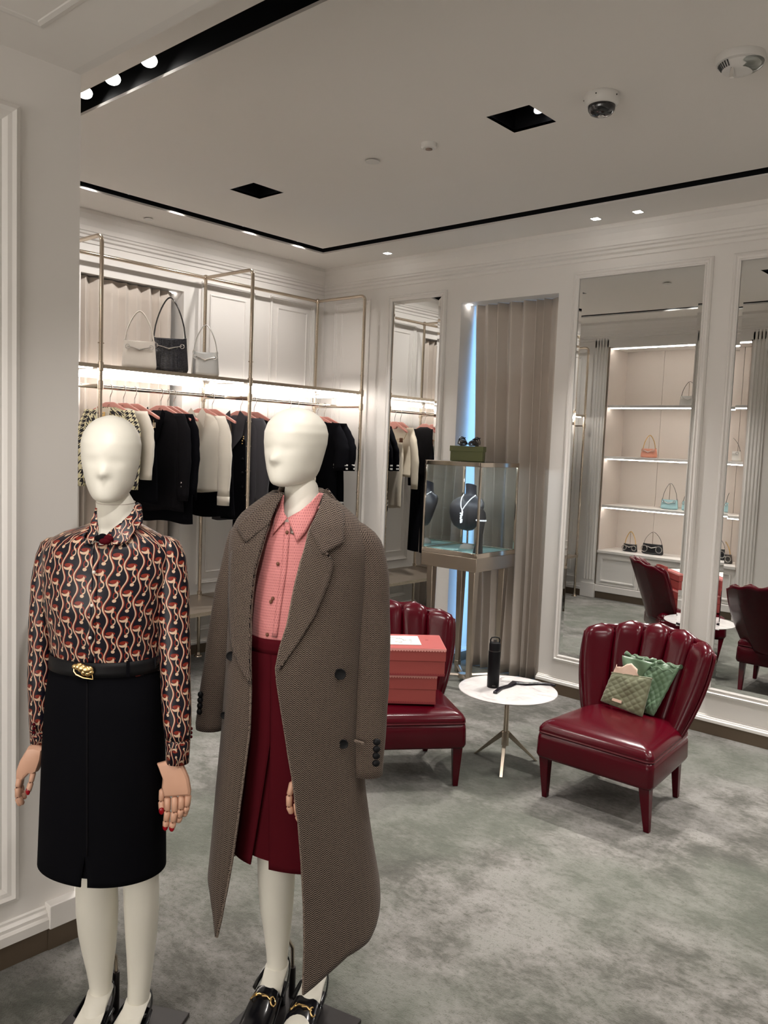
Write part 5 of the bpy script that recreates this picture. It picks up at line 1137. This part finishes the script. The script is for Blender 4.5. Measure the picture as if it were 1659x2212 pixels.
def shoe(F, c, ang, label, horsebit, strap=True):
    t = thing('shoe', None, None); t.parent = F.t; bpy.data.objects.remove(t)
    mb = MB(); dx, dy = math.sin(ang), -math.cos(ang); side = Vector((-dy, dx, 0)); fwd = Vector((dx, dy, 0)); zf = c.z
    # last: sole + vamp as loft of half rings along the foot
    def ring(f, w, top, bot, full=True, n=20):
        o = Vector((c.x, c.y, 0)) + fwd * f; mid = (top + bot) / 2; hh = (top - bot) / 2
        return [o + side * (w * math.copysign(abs(math.cos(a)) ** .8, math.cos(a))) + Vector((0, 0, mid + hh * math.copysign(abs(math.sin(a)) ** .8, math.sin(a)))) for a in [2 * PI * k / n for k in range(n)]]
    P0 = 0.014
    if horsebit:
        mb.rings([ring(.050, .040, zf - .030, P0 + .03), ring(.066, .043, zf - .037, P0 + .022), ring(.095, .046, zf - .058, P0 + .010), ring(.13, .047, zf - .084, P0 + .001), ring(.165, .042, .050, P0), ring(.19, .030, .036, P0), ring(.205, .012, .022, P0)])
    else:
        mb.rings([ring(.125, .044, .060, P0), ring(.155, .044, .048, P0), ring(.185, .034, .036, P0), ring(.205, .012, .022, P0)])
    sh = obj('shoe', mb, M['shoe'], F.t, True, ang=50, label=label)
    mb = MB().rings([ring(-.035, .024, zf - .065 if zf > .1 else .05, zf - .080 if zf > .1 else .04), ring(0.0, .028, zf - .070, zf - .085), ring(.05, .032, zf - .085, zf - .098), ring(.10, .038, P0 + .016, P0 + .002), ring(.15, .038, P0 + .008, P0)])
    obj('sole', mb, M['shoe'], sh, True, ang=50)
    hc = Vector((c.x, c.y, 0)) - fwd * .022
    obj('heel', MB().rings([[hc + side * (w * math.cos(a)) + fwd * (w * math.sin(a)) + Vector((0, 0, z)) for a in [2 * PI * k / 14 for k in range(14)]] for z, w in ((P0, .017), (P0 + .03, .018), (zf - .075 if zf > .1 else .04, .023))]), M['shoe'], sh, True)
    pts = []
    for k in range(17):
        f = k / 16; a = PI * f; r = .045; pts.append(Vector((c.x, c.y, 0)) + side * (r * math.cos(a) * (1 + .0)) - fwd * (.046 * math.sin(a) - .052 * (1 - math.sin(a))) + Vector((0, 0, zf - .048 + .052 * math.sin(a))))
    obj('sling_strap', MB().tube(pts, .0028, 6, ry=.0085, up=(1, 0, 0)), M['shoe'], sh, True)
    if horsebit:
        b0 = Vector((c.x, c.y, zf - .040)) + fwd * .080
        hb = obj('horsebit', MB().tube([b0 - side * .026 + Vector((0, 0, -.006)), b0 - side * .012 + Vector((0, 0, .004)), b0 + fwd * .004 + Vector((0, 0, .005)), b0 + side * .012 + Vector((0, 0, .004)), b0 + side * .026 + Vector((0, 0, -.006))], [.0035, .0025, .004, .0025, .0035], 8), M['gold'], sh, True)
        for s in (-1, 1): obj('bit_ring', MB().tube([b0 + side * (s * .030) + Vector((0, 0, -.008)) + (side * s * .45 + fwd * .2 + Vector((0, 0, -.5))).normalized() * (.011 * math.cos(a)) + fwd * (.011 * math.sin(a)) for a in [2 * PI * k / 16 for k in range(16)]], .0021, 6, True), M['gold'], hb, True)
    return sh
for (c, ang), lb in zip(legs, ('black slingback shoe on the foot at the left', 'black slingback shoe on the foot at the right')): shoe(A, c, ang, lb, False)
# base plate and calf rod
def plate(F, pts, rod):
    P = [Vector(((Vector(p) - Vector(F.o)).dot(Vector(RT)), (Vector(p) - Vector(F.o)).dot(Vector(FW)), 0)) for p in pts]
    obj('base_plate', MB().hexa(P + [p + Vector((0, 0, .012)) for p in P]), M['plate'], F.t, bev=.002)
    r = [F.q(*p) for p in rod]; r.append(Vector((r[-1].x, r[-1].y, .012)))
    obj('support_rod', MB().tube(r, .0055, 10), M['nickel'], F.t, True); obj('rod_socket', MB().cyl(r[-1], (r[-1].x, r[-1].y, r[-2].z), .010, n=12), M['plate'], F.t, True)
ra, ba = px(410, 2187, 2, 0.012), px(196, 2141, 2, 0.012); ra[2] = ba[2] = 0; e = ra - ba; pe = np.array([e[1], -e[0], 0]) * 1.12
plate(A, [ba, ra, ra + pe, ba + pe][::-1], [(240, 2055, .035), (250, 2065, .055), (251, 2098, .058)])
# blouse
PA = A.prof([(1128, 205, 296, .055), (1140, 180, 320, .068), (1152, 140, 345, .08), (1168, 112, 366, .092), (1190, 99, 376, .10), (1230, 96, 374, .112), (1300, 101, 358, .122), (1360, 111, 350, .115), (1415, 117, 347, .107), (1440, 117, 348, .107)])
def dip(t, d=.050, w=.085): return d * (math.exp(-(t / w) ** 2) + math.exp(-((1 - t) / w) ** 2))
mb, _ = shell(A, PA, lambda t: PA[-1, 0] - dip(t), lambda t: PA[0, 0], fold=.012, fn=9)
bl = obj('blouse', mb, M['print'], A.t, True, solid=.003, ang=0)
for rows, dy, sd, lab, cuffv in (([(1172, 90, 128, .0), (1200, 79, 124, 0), (1260, 69, 118, -.002), (1330, 65, 116, -.004), (1400, 63, 114, -.006), (1480, 62, 112, -.010), (1545, 64, 106, -.015), (1574, 66, 101, -.018)], .01, 0, 'l', 1612),
                             ([(1170, 342, 386, .0), (1200, 340, 400, 0), (1260, 340, 406, -.004), (1330, 342, 408.5, -.010), (1400, 345, 409.5, -.020), (1500, 350, 410.5, -.035), (1570, 355, 412, -.045), (1594, 359, 410, -.048)], 0, 2, 'r', 1643)):
    mb, Rg = sleeve(A, rows, dy, .95, wob=.018, seed=sd, capv=(118, 1160) if lab == 'l' else (352, 1157))
    so = obj('sleeve', mb, M['print'], A.t, True, solid=.003, ang=0)
    last = Rg[-1]; c = sum(last, Vector()) / len(last); dz = c.z - A.q(300, cuffv, rows[-1][3] + dy).z
    cf = [[c + (p - c) * f + Vector((0, 0, -d)) for p in last] for f, d in ((.92, -.003), (1.0, .006), (.96, dz * .5), (.93, dz))]
    obj('cuff', MB().rings(cf, True, False, lambda i, j: (j / 28 * .2, i * .02)), M['print_small'], so, True, solid=.003, ang=0)
    for k in range(3): obj('cuff_button', MB().sph(c + Vector(((.031 if lab == 'r' else .0), .012 if lab == 'r' else -.03, .022 - k * .011)), .0045, 8, 6), M['redcloth'], so, True)
obj('placket', patch(A, PA, [(202, 1172), (196, 1300), (190, 1436)], [(214, 1172), (208, 1300), (203, 1436)], 20, 2, .0035), M['print'], bl, True, solid=.0015)
for v in (1236, 1308, 1378): p = surf(A, PA, 205 - (v - 1200) * .06, v, .008); obj('button', MB().sph(p, .0045, 8, 6), M['bagwhite'], bl, True)
# collar: stand, two wings, small bow
PN = A.prof([(1085, 203, 297, .052), (1112, 200, 303, .056), (1135, 196, 306, .062), (1175, 170, 330, .075)], .012)
st = [[Vector((0.0035 + r * .0505 * math.sin(th), .012 - r * .050 * math.cos(th), z + .050 * (1 - math.cos(th)) / 2 * 1.0)) for th in [R_(-150 + 300 * k / 40) + PI for k in range(41)]] for z, r in ((q(240, 1178).z, 1.08), (q(240, 1148).z, 1.0), (q(240, 1143).z, 1.03))]
obj('collar_stand', MB().grid(st, lambda i, j: (j * .006, i * .02)), M['print_small'], bl, True, solid=.003, ang=0)
PC = A.prof([(1085, 196, 302, .058), (1110, 186, 314, .066), (1140, 160, 340, .080), (1180, 120, 366, .100), (1230, 96, 374, .112)])
obj('collar_wing', patch(A, PC, [(209, 1098), (210, 1120), (213, 1140), (212, 1158), (205, 1168)], [(207, 1097), (198, 1122), (192, 1143), (186, 1165), (181, 1180)], 20, 6, .010, .016), M['print_small'], bl, True, solid=.003, ang=0)
obj('collar_wing', patch(A, PC, [(296, 1085), (280, 1112), (258, 1132), (240, 1145), (230, 1157)], [(305, 1090), (309, 1128), (292, 1147), (276, 1172), (236, 1178)], 20, 8, .010, .018), M['print_small'], bl, True, solid=.003, ang=0)
for k, (u, v) in enumerate(((222, 1160), (226, 1169), (214, 1163), (232, 1163))): obj('neck_bow', MB().sph(surf(A, PC, u, v, .022), (.012 + .004 * (k % 2), .009, .009), 10, 6), M['redcloth'] if k % 2 else M['blackcloth'], bl, True)
# skirt with short front slit, belt and buckle
PS = A.prof([(1418, 119, 346, .104), (1450, 112, 348, .112), (1500, 105, 350, .124), (1600, 100, 352, .134), (1720, 96, 353, .142), (1890, 90, 353.5, .150)])
def angf(F, Pf, rows):   # opening angle as function of z from edge pixels
    zz, th = [], []
    for u, v in rows:
        y = -.1
        for _ in range(5):
            P = F.q(u, v, y); cx_, a, b_, y0 = at_(Pf, P.z); k = max(-1, min(1, (P.x - cx_) / a)); y = y0 - b_ * math.sqrt(1 - k * k)
        zz.append(P.z); th.append(math.asin(k))
    o = np.argsort(zz); zz, th = np.array(zz)[o], np.array(th)[o]
    return lambda z: float(np.interp(z, zz, th))
zh = q(240, 1888, 0).z
def hemA(t): th = 2 * PI * t; return q(353, 1866, 0).z + .010 * math.cos(th) + .012 * math.sin(th) * -1
mb, _ = shell(A, PS, lambda t: PS[-1, 0], hemA, angf(A, PS, [(184, 1420), (184, 1852), (189, 1900)]), angf(A, PS, [(184, 1420), (184, 1852), (175, 1900)]), fold=.006, fn=4)
sk = obj('skirt', mb, M['blackcloth'], A.t, True, solid=.004, ang=0)
obj('front_seam', patch(A, PS, [(186, 1470), (186, 1850)], [(190, 1470), (190, 1850)], 20, 1, .003), M['blackribbed'], sk, True, solid=.002)
obj('skirt_lining', shell(A, PS, lambda t: hemA(t) + .15, lambda t: hemA(t) + .02, infl=-.03, m=4)[0], M['blackcloth'], sk, True, ang=0)
PB = A.prof([(1405, 114, 350, .115), (1480, 108, 352, .122)])
zb1, zb0 = surf(A, PB, 193, 1432).z, surf(A, PB, 193, 1464).z
mb, _ = shell(A, PB, lambda t: zb1, lambda t: zb0, m=3)
be = obj('belt', mb, M['black'], A.t, True, solid=.004, ang=0)
obj('belt_end', MB().tube([surf(A, PB, 335, 1432, .004), q(345, 1427, -.03), q(352, 1408, -.01), q(357, 1404, 0)], .003, 8, ry=.016, up=(1, 0, 0)), M['bagblack'], be, True)
obj('belt_loop', patch(A, PB, [(273, 1428), (273, 1462)], [(280, 1427), (280, 1461)], 4, 2, .006), M['blackcloth'], be, solid=.003)
bk = obj('buckle', MB().tube([surf(A, PB, u, v, .008) for u, v in ((160, 1438), (160, 1450), (165, 1457), (180, 1464), (201, 1467), (198, 1448))], .0022, 8), M['gold'], be, True, label='gold animal-head buckle')
mb = MB()
for u, v, r, ru in ((163, 1440, .007, 1.3), (170, 1441, .009, 1.2), (178, 1444, .011, 1.2), (187, 1447, .011, 1.3), (194, 1446, .009, 1), (197, 1452, .007, 1), (182, 1452, .009, 1), (190, 1455, .007, 1.3), (172, 1437, .006, 1.5)): mb.sph(surf(A, PB, u, v, .010), (r * ru, r * .7, r), 10, 7)
obj('ornament', mb, M['gold'], bk, True)
# hands: wooden jointed
def hand(F, name, palm, fing, thumb, dy, th=.012, label=None, rf=.0078, nails=(), dj=0.0):
    """palm: outline pixels (closed); fing: list of joint pixel chains"""
    P0 = [F.q(u, v, dy) for u, v in palm]; c = sum(P0, Vector()) / len(P0); Rg = []
    for d, k in ((-th, .62), (-th * .85, .86), (-th * .4, .985), (0, 1.0), (th * .5, .97), (th * .9, .8), (th, .55)):
        Rg.append([c + (p - c) * k + Vector((0, d, 0)) for p in P0])
    h = obj(name, MB().rings(Rg), M['wood'], F.t, True, ang=28, label=label)
    for fi, ch in enumerate(list(fing) + ([thumb] if thumb else [])):
        pts = [F.q(u, v, dy + d) for u, v, d in ch]; isn = fi in nails
        for a, b_ in zip(pts[:-1], pts[1:]):
            last = b_ is pts[-1]; dd = (b_ - a); L_ = dd.length; u_ = dd.normalized()
            obj('finger_joint', MB().tube([a - u_ * .001, a + u_ * .003, a + dd * .5, b_ - u_ * (.003 if not last else .006), b_ - u_ * (.0008 if not last else .001)], [rf * .6, rf, rf * .97, rf * .92, rf * (.6 if not last else .35)], 12), M['wood'], h, True, ang=50)
        for a in pts[1:-1]: obj('joint_peg', MB().sph(a + Vector((0, -rf * .92, .002)), .0019, 6, 5), M['joint'], h, True)
        if isn:
            a, b_ = pts[-2], pts[-1]; u_ = (b_ - a).normalized(); cc = b_ - u_ * .006 + Vector((0, -rf * .45, 0))
            obj('nail', MB().sph(cc, (rf * .82, rf * .55, .0105), 12, 8), M['nail'], h, True)
    return h
hand(A, 'hand', [(340, 1648), (363, 1642), (388, 1646), (396, 1652), (408, 1680), (413, 1708), (412, 1716), (384, 1718), (356, 1720), (350, 1700), (352, 1680)],
     [[(362, 1722, 0), (362, 1752, -.004), (359, 1773, -.002), (357.5, 1789, .002)], [(377.5, 1721, -.002), (377, 1754, -.006), (374, 1776, -.004), (371, 1791, .0)], [(392.5, 1719, 0), (391, 1748, -.002), (388, 1765, .004), (384, 1776, .012)], [(406.5, 1717, .003), (404, 1742, .004), (400, 1754, .010), (396, 1762, .018)]],
     [(351, 1705, .010), (349, 1730, .008), (350, 1755, .0)], -.055, .014, 'wooden jointed hand with red nails beside the skirt', .0088, (0, 1, 4))
hand(A, 'hand', [(64, 1610), (80, 1608), (97, 1613), (94, 1635), (84, 1664), (76, 1669), (66, 1668), (50, 1684), (37, 1680), (38, 1662), (46, 1640), (58, 1620)],
     [[(42, 1680, -.01), (38, 1701, -.016), (40, 1722, -.012), (50, 1738, .0)], [(44, 1681, .004), (39, 1702, .002), (38, 1724, .0), (44, 1741, .006)], [(46, 1680, .018), (43, 1700, .018), (46, 1716, .014), (57, 1725, .010)], [(47, 1678, .03), (45, 1696, .03), (48, 1710, .026), (56, 1720, .02)]],
     [(72, 1668, -.006), (67, 1690, -.01), (60, 1713, -.012)], -.02, .020, 'wooden jointed hand hanging in front of the pillar', .0075, (4,))
obj('wrist', MB().tube([q(82, 1605, -.01), q(80, 1622, -.018)], .016, 14), M['wood'], A.t, True); obj('wrist', MB().tube([q(384, 1636, -.048), q(377, 1654, -.053)], .021, 14), M['wood'], A.t, True)
# ------------------------------------------------------------------ right mannequin
B = Fig('mannequin', 'white mannequin in a herringbone tweed coat over pink shirt and burgundy skirt', 640, 2.25, 'female mannequins on base plates'); q = B.q
mb, T, Cn = head(B, 641, 880, 1050, R_(-27), 0.0, 1.06)
hd = obj('head', mb, M['skin'], B.t, True, ang=0)
bodyB = MB()
neck = limb(B, [(1026, 632, 672, .8, .012), (1045, 617, 686, 1.0, .018), (1065, 614, 690, 1, .016), (1095, 612, 694, .95, .012), (1130, 600, 700, .9, .01), (1180, 560, 720, .7, 0), (1260, 560, 720, .55, 0), (1400, 560, 715, .55, 0), (1500, 550, 730, .5, 0), (1560, 550, 730, .5, 0)])
bodyB.rings(neck); legs = []
for rows, ang in (([(1540, 545, 640, .9, 0), (1700, 550, 640, .9, 0), (1850, 556, 637, .95, 0), (1900, 557, 637, 1, 0), (1960, 562, 633, 1.05, .006), (2010, 570, 628, 1.05, .008), (2050, 575, 623, 1.05, .006), (2086, 577, 620, 1.1, .0)], R_(-20)),
                  ([(1540, 645, 735, .9, 0), (1700, 650, 730, .9, 0), (1850, 654, 728, .95, 0), (1960, 655, 722, 1.05, 0), (2040, 657, 712, 1.05, 0), (2080, 659, 706, 1.05, -.004), (2108, 660, 703, 1.1, -.006)], R_(-20))):
    Rg = limb(B, rows, 24, 40); e = Rg[-1]; c = sum(e, Vector()) / 24; bodyB.rings(Rg); bodyB.rings(foot_rings(c.x, c.y, c.z + .004, ang, drop=c.z - .018)); legs.append((c, ang))
bd = obj('body', bodyB, M['skin'], B.t, True, ang=0)
obj('neck_joint', MB().tube([sum(neck[4], Vector()) / 24 + Vector((0.0442 * math.cos(a), .0442 * math.sin(a), 0.004 * math.sin(a))) for a in [2 * PI * k / 32 for k in range(32)]], 0.0010, 5, True), M['taupe'], bd, True)
for (c, ang), lb in zip(legs, ('black slingback loafer with gold horsebit, left one', 'black slingback loafer with gold horsebit, right one under the coat point')): shoe(B, c, ang, lb, True)
rb, bb = px(781, 2201, 2, .012), px(590, 2122, 2, .012); rb[2] = bb[2] = 0; e = rb - bb; pe = np.array([e[1], -e[0], 0]) * 1.05
plate(B, [bb, rb, rb + pe, bb + pe][::-1], [(622, 2028, .03), (632, 2046, .05), (632, 2088, .055)])
# pink shirt
PT = B.prof([(1090, 606, 694, .060), (1110, 590, 708, .068), (1135, 565, 720, .080), (1170, 553, 735, .092), (1230, 548, 742, .100), (1300, 541, 740, .103), (1345, 538, 735, .104), (1380, 540, 728, .102)])
mb, _ = shell(B, PT, lambda t: PT[-1, 0] - dip(t, .075), lambda t: PT[0, 0], fold=.02, fn=7)
sh_ = obj('shirt', mb, M['pink'], B.t, True, solid=.003, ang=0)
obj('placket', patch(B, PT, [(615, 1128), (607, 1230), (596, 1310), (587, 1376)], [(628, 1128), (619, 1230), (607, 1310), (598, 1378)], 20, 2, .003), M['pink'], sh_, True, solid=.0015)
for u, v in ((620, 1150), (600, 1218), (589, 1293), (585, 1300), (577, 1371)): obj('button', MB().sph(surf(B, PT, u, v, .006), (.0045, .003, .0055), 8, 6), M['joint'], sh_, True)
st = [[Vector((0.004 + sum(neck[2], Vector()).x / 24 + r * .049 * math.sin(th), .012 - r * .050 * math.cos(th), z + .062 * (1 - math.cos(th)) / 2)) for th in [R_(-165 + 330 * k / 40) + PI for k in range(41)]] for z, r in ((q(640, 1150).z, 1.12), (q(640, 1128).z, 1.04), (q(640, 1122).z, 1.05))]
obj('collar_stand', MB().grid(st, lambda i, j: (j * .006, i * .02)), M['pink'], sh_, True, solid=.003, ang=0)
PC = B.prof([(1060, 606, 700, .058), (1095, 600, 704, .064), (1125, 580, 715, .078), (1170, 553, 735, .095), (1230, 548, 742, .104)])
obj('collar_wing', patch(B, PC, [(614, 1070), (612, 1090), (614, 1108), (621, 1119)], [(609, 1066), (597, 1100), (591, 1130), (589, 1154)], 20, 6, .006, .014), M['pink'], sh_, True, solid=.003, ang=0)
obj('collar_wing', patch(B, PC, [(621, 1119), (648, 1104), (672, 1084), (690, 1064)], [(642, 1171), (660, 1150), (680, 1112), (698, 1066)], 20, 6, .012, .010), M['pink'], sh_, True, solid=.003, ang=0)
# burgundy skirt with inverted pleat
PK = B.prof([(1368, 541, 727, .104), (1400, 539, 731, .106), (1500, 533, 745, .110), (1620, 522, 760, .112), (1750, 512, 775, .116), (1860, 503, 788, .126), (1925, 498, 792, .130)])
def hemB(t): th = 2 * PI * t; return q(540, 1895, -.14).z + .010 - .010 * math.sin(th) - 0.0 * t
mb, _ = shell(B, PK, lambda t: PK[-1, 0], hemB, angf(B, PK, [(585, 1380), (584, 1610), (580, 1760), (580, 1915)]), angf(B, PK, [(585, 1380), (583, 1610), (561, 1750), (533, 1912)]), fold=.008, fn=3, n=90)
sk = obj('skirt', mb, M['redcloth'], B.t, True, solid=.004, ang=0)
obj('pleat_insert', shell(B, PK, lambda t: PK[-1, 0] - .2, lambda t: hemB(t) + .012, infl=-.09, m=20)[0], M['redcloth'], sk, True, ang=0)
obj('waistband', shell(B, PK, lambda t: PK[-1, 0] + .004, lambda t: PK[-1, 0] - .035, infl=.02, m=3)[0], M['redcloth'], sk, True, solid=.003, ang=0)
# coat
PX = B.prof([(1062, 596, 700, .062, .02), (1078, 572, 722, .078, .015), (1098, 545, 748, .092, .01), (1120, 520, 772, .104), (1150, 504, 790, .116), (1180, 499, 798, .125), (1250, 498, 795, .132), (1350, 497, 786, .135), (1450, 492, 780, .142), (1580, 482, 778, .150), (1700, 470, 788, .158), (1800, 461, 802, .166), (1890, 452, 818, .172), (1960, 454, 823, .178), (2160, 458, 826, .184)])
RE = [(702, 1060), (699, 1080), (686, 1108), (669, 1143), (652, 1210), (638, 1266), (622, 1350), (606, 1400), (597, 1445), (600, 1475), (607, 1520), (620, 1600), (633, 1680), (645, 1770), (652, 1860), (657, 1960), (658, 2050), (655, 2140)]
LE = [(603, 1060), (597, 1085), (582, 1132), (566, 1180), (551, 1233), (545, 1280), (541, 1336), (540, 1420), (541, 1490), (538, 1580), (524, 1690), (514, 1770), (502, 1860), (490, 1930), (480, 1985), (463, 2060)]
thR, thL = angf(B, PX, RE), angf(B, PX, LE)
hz = [(0, q(655, 2139, -.165).z), (.05, q(684, 2098, -.15).z), (.10, q(712, 2064, -.14).z), (.16, q(760, 2036, -.11).z), (.205, q(800, 1985, -.07).z), (.25, q(821, 1925, 0).z), (.32, q(821, 1905, 0).z), (.5, q(700, 1900, 0).z), (.72, q(453, 1890, 0).z), (.80, q(452, 1900, -.03).z), (.88, q(458, 1915, -.09).z), (.93, q(468, 1945, -.12).z), (.965, q(469, 1995, -.14).z), (1, q(463, 2047, -.15).z)]
def hemC(t): return interp(t, [h[0] for h in hz], [h[1] for h in hz])
mb, G = shell(B, PX, lambda t: PX[-1, 0] - .004, hemC, thR, thL, n=110, m=70, fold=.016, fn=6, seed=1.0)
ct = obj('coat', mb, M['tweed'], B.t, True, solid=.006, ang=0, off=-1)
for e in (0, -1): obj('coat_edge', MB().tube([r[e] for r in G], .0045, 8), M['tweed'], ct, True)
for rows, dy, sd, cap in (([(1150, 735, 808, .0), (1165, 740, 820, 0), (1190, 750, 830, 0), (1230, 762, 837, -.004), (1300, 766, 840, -.008), (1400, 765, 841, -.014), (1500, 763, 837, -.022), (1600, 762, 830, -.032), (1672, 761, 824, -.040)], -.01, 0, (762, 1122)),
                     ([(1150, 497, 545, .0), (1180, 489, 540, .0), (1215, 481, 530, 0), (1265, 469, 522, .004), (1320, 459, 514, .008), (1380, 450, 506, .012), (1430, 443, 498, .012), (1500, 433, 488, .012), (1560, 425, 480, .012), (1574, 426, 480, .012)], .005, 2, (524, 1126))):
    mb, Rg = sleeve(B, rows, dy, .80, wob=.012, seed=sd, capv=cap)
    so = obj('coat_sleeve', mb, M['tweed'], B.t, True, solid=.006, ang=0)
    if sd == 0:
        for k, v in enumerate((1603, 1618, 1633, 1649)): obj('cuff_button', MB().sph(q(814 - k * .6, v, -.10), (.0105, .006, .0095), 12, 8), M['black'], so, True)
        obj('cuff_tab', MB().tube([q(766, 1600, -.085), q(786, 1606, -.098)], .004, 6), M['tweed'], so, True)
    else:
        for v in (1500, 1512, 1524, 1537): obj('cuff_button', MB().sph(q(433 - (v - 1500) * .06, v, -.01), (.008, .009, .009), 12, 8), M['black'], so, True)
def lap(name, A_, B_, mat, off, offB, n=30, m=10): return obj(name, patch(B, PX, A_, B_, n, m, off, offB), M[mat], ct, True, solid=.0055, ang=0, off=1)
lap('lapel', [(669, 1143), (652, 1210), (638, 1266), (624, 1350), (613, 1390), (598, 1443)], [(700, 1194), (722, 1215), (714, 1250), (681, 1331), (641, 1392), (599, 1449)], 'tweed_lapel', .008, .018)
lap('collar', [(699, 1058), (696, 1080), (687, 1102), (676, 1125), (669, 1143)], [(706, 1057), (726, 1080), (744, 1110), (743, 1172), (697, 1197)], 'tweed_lapel', .010, .022, 24, 10)
lap('lapel', [(582, 1132), (566, 1180), (551, 1233), (546, 1270), (541, 1336), (540, 1420), (541, 1476)], [(532, 1171), (502, 1190), (498, 1215), (496, 1310), (501, 1392), (520, 1440), (540, 1480)], 'tweed_lapel2', .008, .016)
lap('collar', [(613, 1067), (599, 1092), (590, 1112), (582, 1132)], [(606, 1064), (574, 1084), (512, 1138), (533, 1172)], 'tweed_lapel2', .010, .020, 24, 10)
G = []
for z, rx, ry in ((q(640, 1052, .06).z, .058, .056), (q(640, 1060, .06).z, .062, .060), (q(640, 1080, .06).z, .078, .074), (q(640, 1100, .06).z, .105, .088)):
    cx_ = q(650, 1080, .02).x
    G.append([Vector((cx_ + rx * math.sin(th), .02 - ry * math.cos(th), z)) for th in [R_(62 + 236 * k / 40) for k in range(41)]])
obj('back_collar', MB().grid(G, lambda i, j: (j * .012, i * .02)), M['tweed'], ct, True, solid=.006, ang=0)
for u, v, r in ((735, 1456, .0155), (742, 1607, .013), (499, 1417, .013), (484, 1545, .010)):
    p = surf(B, PX, u, v, .0125); obj('button', MB().rings([[p + Vector((rr * math.cos(a), d, rr * math.sin(a))) for a in [2 * PI * k / 20 for k in range(20)]] for rr, d in ((r * .9, .002), (r, -.002), (r * .9, -.005), (r * .6, -.0035), (r * .1, -.004))]), M['black'], ct, True)
p0, p1 = surf(B, PX, 614, 1480, .002), surf(B, PX, 637, 1475, .002); obj('buttonhole', MB().tube([p0, p1], .0022, 6), M['black'], ct, True)
p0, p1 = surf(B, PX, 743, 1600, .001), surf(B, PX, 737, 1620, .001)
# hand half hidden by the coat front
hand(B, 'hand', [(628, 1655), (668, 1650), (676, 1690), (668, 1715), (640, 1718), (630, 1690)], [[(632, 1690, 0), (625, 1718, -.004), (624.5, 1742, -.004), (631, 1758, .002)], [(645, 1706, 0), (640.5, 1735, -.006), (643, 1762, -.004), (650, 1776, 0)], [(657, 1712, .004), (655, 1738, 0), (656, 1765, 0), (660, 1780, .004)], [(668, 1710, .008), (668, 1734, .006), (668, 1755, .006), (669, 1768, .01)]],
     None, -.138, .008, 'wooden fingers peeking out from behind the coat front', .0088)
